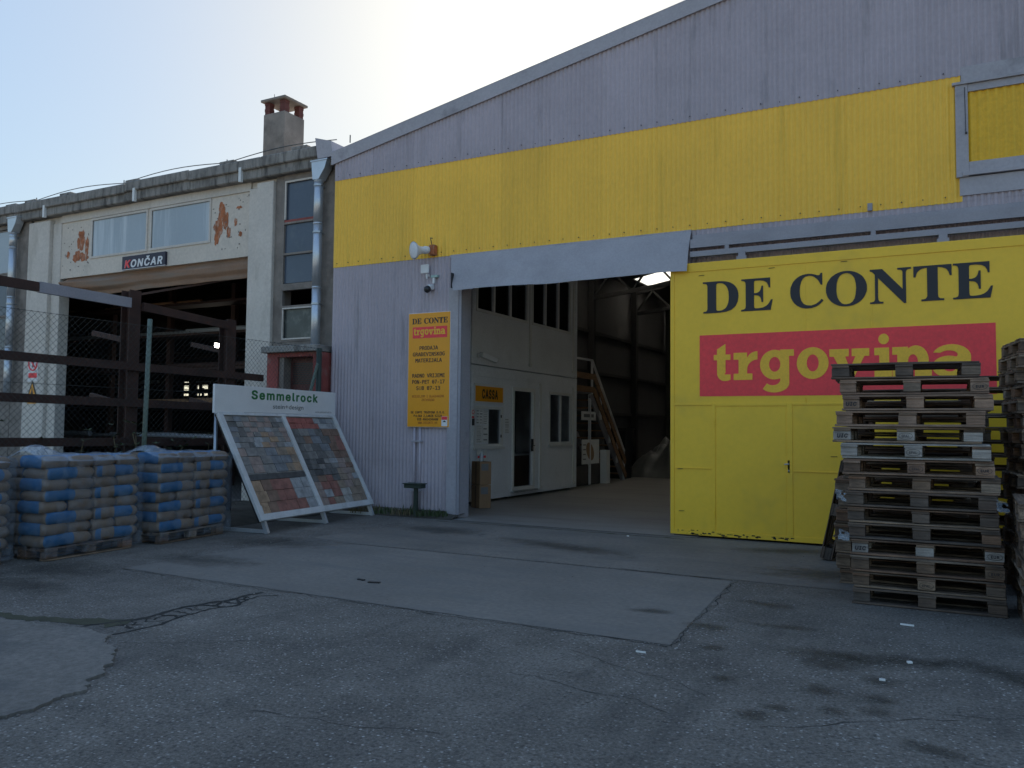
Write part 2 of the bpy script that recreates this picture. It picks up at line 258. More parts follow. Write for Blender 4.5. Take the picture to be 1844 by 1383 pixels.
# ---- lettering: glyph outlines (1/500 em)
GLYPHS = {
  'serif': {
    'D': (248, '10,0 10,9 16,9 21,10 25,11 29,13 31,15 33,17 35,21 36,25 37,31 37,37 37,187 37,194 36,201 35,206 33,210 30,213 27,215 24,217 19,218 14,219 7,219 7,228 111,228 134,226 155,223 173,217 189,209 203,198 214,185 223,170 229,154 233,135 234,114 229,73 215,41 191,18 157,5 114,0|111,12 124,13 135,16 144,21 153,28 160,37 165,49 170,62 173,77 175,95 175,115 173,151 165,180 152,200 134,213 111,217 107,216 103,216 99,215 97,213 95,212 93,209 92,206 92,202 91,198 91,192 91,36 91,31 92,26 92,22 93,19 95,17 97,15 99,14 103,13 107,12'),
    'E': (221, '7,0 7,8 14,9 19,9 24,11 28,12 31,15 34,18 35,22 37,27 37,32 38,39 38,184 37,192 37,199 35,205 33,209 31,213 28,215 24,217 20,218 14,219 8,219 8,228 199,228 199,160 192,160 190,172 186,182 182,190 177,198 170,203 162,208 153,211 142,213 130,215 116,215 112,215 108,215 105,215 102,214 100,214 98,213 96,213 95,211 94,210 93,208 92,206 92,204 92,201 91,198 91,194 91,123 97,123 105,123 113,125 119,127 125,130 130,134 134,140 137,146 140,154 142,163 144,173 152,173 152,59 144,59 143,67 142,74 140,80 139,86 137,91 134,95 131,99 128,102 124,105 120,107 116,108 111,110 105,110 99,111 93,111 91,111 91,34 92,29 92,25 93,22 94,19 96,17 98,16 101,15 105,14 110,14 115,14 125,14 134,15 142,16 150,17 157,19 163,22 169,25 175,28 180,33 185,37 190,43 194,49 198,56 202,63 206,72 215,72 201,0'),
    'C': (234, '128,-5 115,-5 103,-3 91,0 79,4 69,10 59,16 50,24 41,32 34,42 28,52 23,63 18,75 15,87 14,101 13,114 14,128 15,141 18,153 23,164 28,175 34,186 42,195 50,203 59,211 69,217 80,223 92,227 104,230 116,232 130,233 139,232 149,231 160,228 172,225 184,220 186,219 188,218 190,218 192,218 194,218 198,218 202,220 205,223 208,227 210,233 218,233 218,154 210,154 205,166 199,177 193,187 186,196 178,203 170,210 161,215 152,219 143,221 133,222 111,217 94,204 82,183 74,152 72,113 75,77 83,48 96,28 115,16 139,12 147,12 155,13 163,16 171,19 179,22 187,27 194,32 201,38 208,45 214,53 224,44 209,26 192,13 173,3 152,-3'),
    'O': (263, '130,-5 120,-5 111,-4 102,-2 93,0 84,4 76,8 68,12 61,17 54,23 47,29 41,36 36,43 31,50 26,58 22,67 19,76 17,85 15,94 14,104 14,114 14,124 15,133 17,143 19,152 22,161 26,169 31,177 36,185 41,192 47,199 54,205 61,210 69,216 77,220 85,224 94,227 103,230 113,232 122,233 133,233 142,233 152,232 161,230 170,227 179,224 187,220 195,216 202,211 209,205 216,199 222,193 227,186 232,178 236,170 240,162 243,153 246,143 248,134 249,124 249,114 249,104 248,94 246,85 243,76 240,67 236,58 232,50 227,43 221,36 215,29 209,23 201,17 194,12 186,8 177,4 169,0 160,-2 150,-4 140,-5|132,6 153,10 169,23 181,45 187,75 190,114 189,134 187,152 184,168 180,182 174,194 167,204 159,212 150,217 141,221 130,222 109,217 93,204 82,183 75,153 73,114 73,94 75,76 78,60 83,46 89,34 96,24 103,16 112,10 122,7'),
    'N': (247, '201,-5 53,175 53,39 54,33 54,27 56,22 57,18 59,15 62,13 66,11 71,10 77,9 83,9 83,0 9,0 9,9 14,9 18,9 21,10 24,11 27,12 29,13 31,14 33,16 34,18 36,21 36,23 37,27 38,31 38,35 38,39 38,194 32,202 27,208 23,212 20,215 18,217 17,217 15,218 13,218 11,219 9,219 9,228 78,228 195,84 195,189 195,193 195,197 195,201 194,204 193,207 192,209 191,211 189,213 187,215 184,216 182,217 178,218 175,218 170,219 166,219 166,228 240,228 240,219 233,219 228,218 223,216 219,215 217,212 215,209 213,206 212,201 211,195 211,188 211,-5'),
    'T': (212, '46,0 46,9 53,9 59,10 64,11 68,13 71,15 73,19 75,23 77,28 78,33 78,40 78,217 75,217 64,216 55,214 47,211 39,207 33,202 27,195 22,188 19,179 16,169 14,159 5,159 5,228 205,228 205,158 197,158 192,179 184,196 172,207 155,214 134,217 132,217 132,40 132,33 133,27 134,22 136,18 138,15 141,13 145,11 151,10 157,9 164,9 164,0'),
  },
  'mono': {
    ',': (215, '87,53 131,53 131,17 97,-50 70,-50 87,17'),
    '-': (215, '62,112 153,112 153,83 62,83'),
    '.': (215, '85,53 129,53 129,0 85,0'),
    '0': (215, '84,131 85,137 87,142 91,147 96,151 101,153 107,154 113,153 119,151 124,147 127,142 130,137 131,131 130,124 128,119 124,114 119,110 113,108 107,107 101,108 95,110 91,114 87,119 85,124|107,237 92,234 80,225 71,210 64,190 60,163 58,130 60,97 64,70 71,49 80,35 92,26 107,23 122,26 135,35 144,49 151,70 155,97 156,130 155,163 151,190 144,210 135,225 122,234|107,265 133,261 154,249 170,231 182,204 189,171 192,130 189,89 182,55 170,29 154,10 133,-1 107,-5 82,-1 61,10 44,29 33,55 26,89 23,130 26,171 33,204 44,231 61,249 82,261'),
    '1': (215, '47,30 102,30 102,228 43,215 43,247 101,260 136,260 136,30 190,30 190,0 47,0'),
    '2': (215, '65,30 184,30 184,0 26,0 26,30 47,52 66,72 83,90 98,106 109,118 117,127 127,141 135,152 140,162 144,170 146,179 147,189 145,202 141,213 134,223 124,230 113,234 99,235 88,234 77,232 65,229 54,225 41,219 29,212 29,247 40,253 52,257 64,260 75,263 87,264 98,265 122,262 142,256 159,244 172,229 180,212 183,191 182,180 179,169 175,158 169,146 160,134 150,121 142,112 133,102 121,89 107,74 88,54'),
    '3': (215, '135,139 151,133 164,125 174,115 182,102 186,88 188,72 185,50 177,31 164,15 146,4 123,-3 97,-5 85,-5 73,-4 60,-2 48,1 36,4 24,8 24,43 36,37 47,33 59,29 70,27 82,25 93,25 111,26 126,30 138,38 146,48 151,60 153,75 151,89 146,101 138,111 126,119 112,123 96,124 69,124 69,153 96,153 111,155 123,158 133,164 141,172 145,182 147,194 146,206 141,216 134,224 125,230 113,234 98,235 88,235 77,233 66,232 55,229 44,225 32,221 32,253 45,257 58,260 69,262 80,263 89,264 98,265 122,263 142,256 159,246 172,231 179,215 182,195 180,182 176,170 170,159 161,151 149,144'),
    '4': (215, '128,228 46,91 128,91|122,260 163,260 163,91 198,91 198,62 163,62 163,0 128,0 128,62 18,62 18,95'),
    '5': (215, '36,260 168,260 168,230 68,230 68,166 73,168 78,169 83,171 88,171 93,172 98,172 123,169 145,161 162,148 176,130 183,109 186,83 183,58 175,36 161,19 143,5 120,-2 93,-5 80,-5 67,-4 56,-2 45,0 34,3 25,6 25,42 36,36 46,32 57,29 68,26 79,25 90,25 108,26 123,31 135,40 144,52 149,66 151,83 149,101 144,115 134,127 122,135 107,141 89,142 80,142 71,141 62,139 53,137 44,133 36,129'),
    '6': (215, '173,254 173,222 165,226 157,229 149,232 141,234 132,235 123,235 103,232 86,224 73,210 63,190 57,166 56,136 62,147 70,155 79,163 89,168 100,171 113,172 136,169 155,162 171,149 182,131 189,109 192,83 189,57 182,36 170,18 154,5 134,-2 111,-5 83,-1 61,9 44,27 33,53 25,87 23,130 26,170 34,204 48,230 68,249 92,261 122,265 130,264 139,263 148,262 156,260 164,257|110,144 96,143 84,137 75,128 67,116 63,101 62,83 63,66 67,51 75,39 84,30 96,24 110,22 124,24 136,29 145,38 152,50 156,65 157,83 156,102 152,117 145,129 136,138 124,143'),
    '7': (215, '24,260 188,260 188,245 95,0 58,0 149,230 24,230'),
    '8': (215, '107,123 93,122 81,118 71,110 64,100 60,88 58,73 60,58 64,46 71,36 81,28 93,24 107,22 122,24 134,28 144,36 151,46 155,58 157,73 155,88 151,100 144,110 134,118 122,122|77,138 63,143 51,150 42,159 35,171 30,183 29,197 31,216 38,233 50,246 66,257 85,263 107,265 130,263 149,257 165,246 176,233 183,216 186,197 184,183 180,171 173,159 164,150 152,143 138,138 154,133 167,125 178,115 186,102 190,87 192,70 189,48 182,30 169,15 153,4 132,-3 107,-5 83,-3 62,4 45,15 33,30 25,48 23,69 24,87 29,102 37,115 47,125 61,133|64,194 65,181 69,170 75,162 84,156 94,152 107,151 120,152 131,156 140,162 146,170 150,181 151,194 150,207 146,218 140,226 131,233 120,236 107,237 94,236 84,232 75,226 69,218 65,207'),
    'A': (215, '107,229 70,96 144,96|86,260 129,260 208,0 172,0 153,68 62,68 43,0 6,0'),
    'B': (215, '64,124 64,29 106,29 124,30 139,34 150,40 157,48 161,60 163,75 161,90 156,103 149,112 138,119 124,123 106,124|64,231 64,153 105,153 121,154 133,157 142,162 148,170 152,181 153,194 152,206 148,215 142,222 133,227 121,230 105,231|29,260 106,260 130,258 151,252 167,243 179,230 186,213 189,194 188,179 184,167 177,156 169,148 157,143 143,139 159,135 172,128 183,117 191,104 196,89 198,71 195,50 188,32 175,18 157,8 134,2 106,0 29,0'),
    'C': (215, '187,9 178,5 169,1 159,-1 150,-3 140,-5 129,-5 99,-1 73,11 52,30 36,57 27,90 24,130 27,169 37,202 52,229 73,249 99,261 129,265 140,264 150,263 159,261 169,258 178,255 187,250 187,214 178,221 169,226 159,231 149,234 139,235 129,236 108,233 91,224 78,210 69,189 63,162 61,130 63,97 69,71 78,50 91,35 108,26 129,24 139,24 150,26 159,29 169,33 178,39 187,45'),
    'D': (215, '76,29 103,31 123,39 138,51 148,69 154,96 155,130 154,164 148,191 138,209 123,221 103,229 76,231 59,231 59,29|77,260 113,256 142,246 164,228 180,203 189,170 193,130 189,89 180,57 164,32 142,14 113,4 77,0 24,0 24,260'),
    'E': (215, '34,260 189,260 189,230 69,230 69,153 183,153 183,124 69,124 69,30 192,30 192,0 34,0'),
    'G': (215, '192,21 182,13 172,7 160,2 148,-2 136,-4 122,-5 92,-1 66,11 45,30 30,57 21,90 18,130 21,169 30,202 46,229 67,249 92,261 123,265 134,264 144,263 154,260 164,256 174,252 183,246 183,210 174,218 164,225 154,230 144,233 134,235 123,236 102,233 85,224 72,210 62,189 56,162 54,130 56,97 62,70 71,50 84,35 101,26 122,24 130,24 136,25 143,26 148,28 154,31 159,35 159,104 121,104 121,133 192,133'),
    'H': (215, '24,260 59,260 59,153 155,153 155,260 191,260 191,0 155,0 155,124 59,124 59,0 24,0'),
    'I': (215, '35,260 179,260 179,230 125,230 125,30 179,30 179,0 35,0 35,30 89,30 89,230 35,230'),
    'J': (215, '19,11 19,52 30,43 41,36 52,31 63,27 75,24 87,24 102,25 113,29 121,36 127,48 130,64 131,85 131,230 65,230 65,260 166,260 166,85 164,55 158,32 148,15 133,4 113,-3 87,-5 76,-5 64,-3 53,-1 42,2 31,6'),
    'K': (215, '24,260 59,260 59,144 169,260 210,260 109,154 213,0 171,0 86,130 59,102 59,0 24,0'),
    'L': (215, '37,260 73,260 73,30 198,30 198,0 37,0'),
    'M': (215, '15,260 62,260 107,128 152,260 199,260 199,0 167,0 167,230 120,93 94,93 47,230 47,0 15,0'),
    'N': (215, '24,260 69,260 157,46 157,260 190,260 190,0 146,0 58,214 58,0 24,0'),
    'O': (215, '158,130 156,164 152,192 146,212 136,225 123,233 107,236 91,233 78,225 69,212 62,192 58,164 57,130 58,95 62,68 69,48 78,34 91,26 107,24 123,26 136,34 146,48 152,68 156,95|194,130 192,88 185,54 173,28 156,10 134,-1 107,-5 80,-1 59,10 42,28 30,54 23,88 20,130 23,171 30,205 42,231 59,250 80,261 107,265 134,261 156,250 173,231 185,205 192,171'),
    'P': (215, '69,231 69,133 110,133 125,135 138,139 148,146 156,156 160,168 162,182 160,197 156,209 148,218 138,225 125,230 110,231|34,260 110,260 137,258 159,251 176,240 189,225 196,206 199,182 196,159 189,139 176,124 159,113 137,107 110,104 69,104 69,0 34,0'),
    'R': (215, '132,123 141,120 149,115 155,110 162,101 170,88 179,71 215,0 177,0 146,66 137,82 129,94 122,102 114,106 105,109 94,110 60,110 60,0 25,0 25,260 97,260 124,258 146,251 163,241 176,226 183,207 186,185 184,169 180,155 172,143 161,133 148,127|60,231 60,139 99,139 114,140 127,144 136,150 143,159 147,170 149,185 147,199 143,210 136,219 125,226 113,230 97,231'),
    'S': (215, '176,251 176,215 165,222 155,227 144,231 133,234 122,235 112,236 96,235 83,231 72,224 64,216 59,205 58,193 59,183 62,174 67,167 75,161 87,156 103,152 121,148 143,141 161,132 174,121 184,107 189,91 191,71 189,48 181,29 168,14 151,4 128,-3 101,-5 89,-5 77,-3 65,-1 52,2 40,6 28,11 28,48 41,40 53,34 65,29 77,26 89,24 101,24 118,25 132,29 143,35 151,44 156,56 158,69 156,81 153,91 147,99 139,105 127,110 112,114 93,119 71,125 54,133 41,143 31,156 26,171 24,188 27,210 35,228 48,244 65,255 86,262 110,265 120,264 131,263 141,261 153,259 164,255'),
    'T': (215, '8,260 206,260 206,230 125,230 125,0 90,0 90,230 8,230'),
    'U': (215, '26,100 26,260 61,260 61,84 61,72 61,63 62,57 63,52 64,48 66,44 70,38 75,33 82,29 89,26 98,24 107,24 117,24 125,26 133,29 139,33 145,38 149,44 151,48 152,52 153,57 153,63 154,72 154,83 154,260 189,260 189,100 188,76 187,57 184,43 180,33 174,23 167,15 159,9 150,4 140,0 130,-3 119,-4 107,-5 95,-4 84,-3 74,0 65,4 56,9 48,15 40,23 35,33 31,43 28,57 26,76'),
    'V': (215, '107,30 168,260 205,260 129,0 86,0 10,260 46,260'),
    'W': (215, '0,260 34,260 59,49 89,189 126,189 155,49 180,260 215,260 176,0 143,0 107,154 72,0 39,0'),
    'Z': (215, '31,260 200,260 200,233 64,30 204,30 204,0 27,0 27,27 159,230 31,230'),
    'Đ': (215, '76,260 112,256 141,246 164,228 179,203 189,170 192,130 189,89 179,57 164,32 141,14 112,4 76,0 23,0 23,123 1,123 1,149 23,149 23,260|76,29 103,31 123,39 138,51 148,69 154,96 155,130 154,164 148,191 138,209 123,221 103,229 76,231 59,231 59,149 105,149 105,123 59,123 59,29'),
  },
  'slab': {
    't': (450, '103,-5 124,-8 169,-4 192,7 192,64 130,65 126,67 126,79 133,80 135,82 135,223 139,225 190,225 192,229 192,283 190,285 135,286 135,400 133,404 40,346 38,343 37,285 4,285 0,283 0,226 34,225 38,223 38,76 40,61 44,49 53,31 67,14 85,2'),
    'r': (450, '0,1 222,1 222,67 220,70 160,70 160,109 162,115 162,133 169,152 178,169 190,184 205,197 220,206 238,214 256,219 282,223 282,310 280,312 259,310 241,306 223,300 208,292 193,282 181,271 172,260 163,245 160,244 160,241 160,298 157,300 1,300 0,226 58,225 60,223 60,73 58,70 1,70'),
    'g': (450, '128,-137 160,-140 193,-139 223,-135 253,-128 280,-117 304,-104 322,-89 334,-73 341,-59 344,-44 344,247 346,250 397,250 400,253 400,319 241,320 240,310 238,308 214,315 187,319 160,320 133,316 100,305 70,289 43,266 22,238 11,217 4,193 0,169 1,142 6,118 15,94 28,73 43,54 62,37 85,22 109,11 133,4 157,1 181,0 211,4 238,12 240,10 239,-8 234,-23 221,-38 205,-49 190,-56 175,-60 160,-62 142,-62 124,-59 109,-55 94,-49 82,-41 33,-98 32,-101 41,-107 70,-122 97,-131|160,85 148,89 136,97 127,106 119,118 113,130 109,145 107,160 108,175 111,190 116,202 124,216 133,226 145,235 157,240 169,243 181,243 196,239 208,232 218,223 228,211 234,199 239,184 241,169 240,151 237,136 231,121 223,108 212,97 199,89 187,85 172,83'),
    'o': (450, '148,1 181,-2 217,1 250,10 280,24 307,44 331,70 348,97 359,127 364,160 362,193 353,223 338,253 316,280 292,300 262,317 229,328 193,334 157,332 121,324 88,310 58,289 35,265 16,235 5,205 0,172 2,139 12,106 28,76 51,49 79,27 112,11|172,78 160,83 147,91 136,102 128,115 121,130 117,145 115,160 116,178 119,196 124,211 132,226 142,238 152,247 164,253 178,257 190,257 205,253 217,246 229,235 238,223 245,208 251,190 253,172 252,154 249,136 243,121 235,106 224,94 212,85 199,79 187,77'),
    'v': (450, '177,1 269,1 385,224 388,226 439,226 439,305 248,304 248,229 250,226 289,226 229,97 226,100 175,226 214,226 216,229 216,304 0,304 1,226 46,226 49,223'),
    'i': (450, '0,1 205,1 205,67 202,70 175,70 174,73 174,301 172,304 1,304 0,229 55,228 58,226 58,70 1,70|95,340 118,338 139,343 157,355 169,371 173,382 174,391 171,409 166,418 159,427 142,439 130,444 118,446 103,445 91,443 79,438 68,430 60,421 54,412 51,400 50,388 53,376 57,367 64,358 73,350 85,343'),
    'n': (450, '0,1 222,1 222,67 220,70 181,70 179,73 179,172 185,193 197,211 205,219 214,224 232,228 244,227 253,223 269,211 276,202 282,190 288,166 288,73 286,70 253,70 252,1 439,0 440,67 439,70 409,70 408,73 408,172 407,190 399,220 385,250 365,274 343,292 316,306 286,314 259,316 232,312 205,303 181,288 179,292 178,305 1,305 0,229 55,228 57,226 57,73 55,70 1,70'),
    'a': (450, '122,-5 154,-8 184,-7 214,-2 244,8 246,1 247,0 420,1 420,64 418,66 373,67 373,199 368,220 361,235 350,250 337,264 321,277 304,288 286,296 265,304 244,310 199,316 154,314 112,306 73,291 55,281 40,270 28,259 15,244 11,238 58,237 61,234 84,235 100,245 124,252 148,256 175,255 199,252 222,244 236,235 246,223 248,217 247,208 242,199 235,192 196,201 157,204 118,200 81,190 58,180 37,166 21,151 9,133 1,112 0,91 6,70 19,48 37,30 61,15 91,2|160,49 145,52 133,58 124,64 115,75 111,85 110,94 113,106 119,115 127,122 139,129 151,133 166,136 181,136 196,133 208,128 219,121 229,109 234,97 232,82 226,70 214,60 198,52 178,48'),
  },
  'bold': {
    'S': (571, '173,-35 224,-39 268,-36 312,-26 348,-10 380,12 405,37 424,69 435,105 438,149 431,189 415,221 388,252 356,275 324,291 176,338 156,351 146,365 147,389 161,409 188,424 224,428 260,424 288,410 302,393 312,361 328,349 404,348 416,352 424,359 431,377 426,413 414,445 396,473 376,494 348,514 316,530 280,541 240,545 188,543 148,534 116,521 84,500 57,473 38,445 26,409 22,373 28,329 44,293 68,265 100,241 128,227 272,182 298,169 313,153 314,125 308,113 296,101 264,84 224,79 188,83 156,98 140,117 129,153 113,165 36,166 24,163 13,153 8,137 14,97 28,61 48,31 72,8 104,-13 140,-27'),
    'e': (528, '167,-34 208,-38 244,-36 280,-28 312,-15 340,3 364,27 382,54 395,86 392,103 380,117 312,135 300,136 288,130 268,98 256,87 240,80 220,76 192,78 168,86 149,102 136,122 132,139 372,139 388,145 399,158 401,206 395,258 385,294 367,330 341,362 312,384 276,402 240,412 204,414 160,410 124,398 88,377 59,350 34,314 18,278 8,234 4,186 7,142 18,98 36,58 59,26 91,-2 127,-22|136,252 144,270 160,286 180,297 204,300 228,297 244,290 260,275 271,254 268,251'),
    'm': (734, '55,-30 119,-30 134,-22 142,-10 145,254 151,272 163,287 179,297 199,300 227,294 238,282 243,270 244,-2 248,-14 255,-23 271,-30 339,-30 351,-26 362,-14 365,-2 367,262 373,278 384,290 399,298 419,300 439,297 453,290 460,282 465,266 466,2 469,-14 479,-25 495,-30 559,-30 575,-24 583,-14 587,-2 587,266 576,322 555,362 535,383 511,399 479,411 447,416 411,414 379,406 352,394 319,371 299,390 279,403 235,415 187,412 139,393 131,403 115,409 51,409 35,403 26,394 23,378 23,-2 32,-22 43,-28'),
    'l': (313, '102,-28 147,-32 191,-26 207,-12 211,4 194,72 179,83 147,82 144,88 143,516 135,530 123,537 51,539 31,529 23,512 23,72 30,36 45,8 71,-15'),
    'r': (383, '55,-30 119,-30 131,-25 140,-14 144,-2 146,254 159,277 179,291 203,296 247,292 259,296 269,306 273,322 273,386 267,402 255,412 223,415 191,413 163,406 139,394 131,403 119,408 51,409 35,403 25,390 23,-2 32,-22 43,-28'),
    'o': (539, '165,-34 208,-38 252,-34 289,-22 324,-3 356,26 379,58 397,98 406,130 411,186 408,234 397,278 380,316 356,350 325,378 288,399 248,411 208,414 164,410 124,398 92,379 60,351 36,318 18,278 10,246 4,190 7,142 18,98 34,62 60,26 88,0 124,-21|192,78 163,90 148,106 139,122 128,166 128,214 139,254 160,284 184,297 220,299 236,295 252,286 275,258 287,214 287,162 276,122 256,93 228,79'),
    'c': (520, '165,-34 208,-38 244,-35 279,-26 312,-11 340,10 364,37 381,66 393,98 389,118 376,129 308,147 296,146 283,138 267,106 252,90 236,81 220,77 192,78 172,84 152,101 139,122 127,170 129,222 145,266 158,282 172,292 188,298 208,300 240,294 264,274 281,242 300,232 372,249 384,257 389,266 391,282 381,310 368,334 348,359 304,391 276,403 248,411 208,414 164,410 124,398 92,379 60,351 36,318 18,278 10,246 4,190 7,142 18,98 34,62 60,26 88,0 124,-21'),
    'k': (505, '55,-30 119,-30 131,-25 140,-14 144,-2 144,126 151,133 279,-26 295,-30 379,-29 395,-20 402,-2 396,18 241,214 383,359 390,378 386,394 375,406 363,409 283,409 271,406 147,281 144,286 144,510 135,530 119,538 47,538 31,530 23,514 23,-2 32,-22 43,-28'),
    'K': (591, '62,-30 130,-29 142,-24 151,-14 155,-2 155,154 194,197 354,-24 370,-30 450,-30 462,-27 473,-18 479,-2 474,16 282,286 472,490 478,502 478,514 466,533 446,539 362,539 346,533 158,330 155,338 155,510 150,524 141,534 126,539 54,538 36,526 30,510 30,-2 40,-22 50,-28'),
    'O': (657, '220,-33 266,-37 322,-31 370,-16 414,10 451,43 483,87 505,135 518,191 523,255 519,315 505,371 482,423 450,467 402,507 354,531 302,543 250,545 198,537 150,518 110,491 71,451 43,407 28,371 15,315 10,255 15,191 29,135 51,87 83,43 122,8 166,-17|262,83 234,87 210,96 187,111 168,131 151,159 141,187 133,255 136,295 142,323 152,351 170,379 190,400 214,415 238,423 266,426 294,423 319,415 342,401 364,379 381,351 392,323 398,295 400,251 397,211 390,179 378,151 362,127 342,108 318,93 294,86'),
    'N': (647, '62,-30 130,-30 145,-22 153,-10 155,298 158,305 366,-22 386,-30 462,-30 478,-26 487,-18 493,2 493,510 490,522 482,532 466,539 394,538 378,530 370,518 369,210 366,202 157,530 138,539 58,539 46,535 36,526 30,510 30,-2 40,-22 50,-28'),
    'Č': (634, '220,-33 266,-37 318,-32 362,-19 402,1 436,27 463,59 486,100 500,143 503,159 501,171 486,187 474,190 402,190 385,179 364,131 337,103 318,93 294,86 246,85 210,96 178,119 153,155 139,199 134,271 138,307 147,339 161,367 178,389 198,406 222,418 250,425 278,425 306,420 330,410 361,383 372,363 382,333 398,320 478,319 490,324 500,335 503,351 490,398 473,435 449,467 422,493 394,513 362,528 316,543 403,643 406,655 403,671 394,682 382,688 306,687 293,679 266,646 238,680 226,687 154,688 135,679 127,659 132,639 216,543 166,526 138,511 106,489 84,467 62,439 43,407 28,371 18,335 11,275 14,195 29,135 51,87 82,43 122,8 166,-17'),
    'A': (604, '18,-30 86,-30 106,-21 113,-10 154,108 158,112 322,112 367,-10 378,-25 394,-30 466,-30 478,-26 489,-14 493,-2 491,10 305,518 290,535 278,539 198,539 185,534 175,522 -12,10 -13,-6 -8,-18 2,-27|198,229 238,352 280,230'),
    'R': (573, '62,-30 130,-29 142,-24 151,-14 155,-2 155,162 158,168 230,166 326,-14 338,-26 350,-30 430,-30 443,-26 454,-14 458,2 454,14 356,194 398,230 415,254 426,278 434,302 439,338 435,398 423,434 405,466 378,495 346,516 294,533 238,539 58,539 44,534 33,522 30,506 30,-2 40,-22 50,-28|158,285 155,290 155,418 158,422 262,420 286,412 303,398 313,374 315,342 309,318 294,299 278,291 254,286'),
    'U': (641, '209,-34 246,-38 290,-37 334,-28 366,-17 402,4 430,28 451,54 470,88 483,130 487,174 487,510 482,526 470,536 458,539 390,539 376,534 366,522 363,510 363,178 360,154 349,126 328,102 298,87 266,82 226,85 196,98 173,118 158,150 154,178 154,510 151,522 138,535 122,539 54,538 42,533 33,522 30,510 30,174 33,134 42,102 66,53 106,11 154,-18'),
    'I': (425, '33,-30 273,-30 289,-23 297,-11 299,58 293,75 285,83 273,87 217,87 213,90 213,418 217,422 277,423 289,429 296,438 299,450 299,514 293,527 281,536 269,539 29,539 15,534 4,522 1,510 1,450 7,434 25,422 85,422 88,418 88,90 85,87 21,85 9,77 1,62 3,-10 13,-24'),
    'C': (634, '220,-33 266,-37 318,-32 362,-19 406,3 442,34 469,67 489,107 502,155 499,175 482,189 398,189 382,175 367,135 343,107 306,89 266,83 230,88 198,103 174,124 153,155 141,187 135,223 134,267 138,307 147,339 162,369 182,393 207,411 234,422 266,426 294,423 322,414 342,402 358,387 370,367 384,331 402,319 478,319 490,324 500,335 502,355 488,403 470,439 446,471 420,495 386,517 350,533 310,542 266,546 210,540 162,524 118,498 82,465 52,423 28,371 15,315 10,255 15,191 29,135 51,87 82,43 122,8 166,-17'),
    'E': (543, '62,-30 378,-30 390,-26 402,-14 405,-2 405,62 398,76 386,85 158,87 155,90 156,198 366,201 378,209 385,222 385,282 384,294 378,305 358,316 158,316 155,322 155,418 158,422 374,422 386,425 399,438 402,454 402,514 397,526 386,535 370,539 58,539 44,534 34,524 30,510 30,-2 40,-22 50,-28'),
  },
}
def outline(seg): return [tuple(int(q) for q in p.split(',')) for p in seg.split(' ')]
def put(name, splines, o, ux, uz, m, parent, off=0.0, th=.003):
    """splines of (a,b) metres on the plane o + a*ux + b*uz -> solid lettering"""
    cu_ = bpy.data.curves.new('t', 'CURVE'); cu_.dimensions = '2D'; cu_.fill_mode = 'BOTH'; cu_.extrude = th/2; cu_.offset = off
    for sp in splines:
        s = cu_.splines.new('POLY'); s.points.add(len(sp)-1); s.use_cyclic_u = True
        for i, (a, b) in enumerate(sp): s.points[i].co = (a, b, 0, 1)
    return solid(name, cu_, o, ux, uz, m, parent)
def solid(name, cu_, o, ux, uz, m, parent):
    to = bpy.data.objects.new('t', cu_); COL.objects.link(to)
    bpy.context.view_layer.update(); dg = bpy.context.evaluated_depsgraph_get()
    me = bpy.data.meshes.new_from_object(to.evaluated_get(dg)); me.name = name
    ux = Vector(ux).normalized(); uz = Vector(uz).normalized(); n = ux.cross(uz)
    Mx = Matrix((ux, uz, n)).transposed().to_4x4(); Mx.translation = Vector(o)
    me.transform(Mx); me.materials.clear(); me.materials.append(m)
    bpy.data.objects.remove(to); bpy.data.curves.remove(cu_)
    return link(name, me, parent)
def glyph(fs, ch): adv, s = GLYPHS[fs][ch]; return adv, [outline(q) for q in s.split('|') if q]
def fit(fs, ch, a0, a1, sy, base=0.0):
    """one glyph stretched to the range a0..a1, vertical scale sy per em, on the baseline"""
    adv, sp = glyph(fs, ch); xs = [p[0] for q in sp for p in q]; x0, x1 = min(xs), max(xs)
    return [[(a0+(p[0]-x0)/(x1-x0)*(a1-a0), base+p[1]/500*sy) for p in q] for q in sp]
def line(fs, txt, width, cap, base=0.0, center=0.0):
    """a line of text fitted to a width, cap height given"""
    out = []; x = 0; RF = 'E' if fs == 'bold' else 'D'; sp_w = glyph(fs, RF)[0]; capn = max(p[1] for q in glyph(fs, RF)[1] for p in q)
    for ch in txt:
        if ch == ' ': x += sp_w*(.5 if fs == 'serif' else 1); continue
        adv, sp = glyph(fs, ch); out += [[(p[0]+x, p[1]) for p in q] for q in sp]; x += adv*(.95 if fs == 'bold' else 1)
    xs = [p[0] for q in out for p in q]; x0, x1 = min(xs), max(xs); k = width/(x1-x0)
    return [[(center-width/2+(p[0]-x0)*k, base+p[1]/capn*cap) for p in q] for q in out]
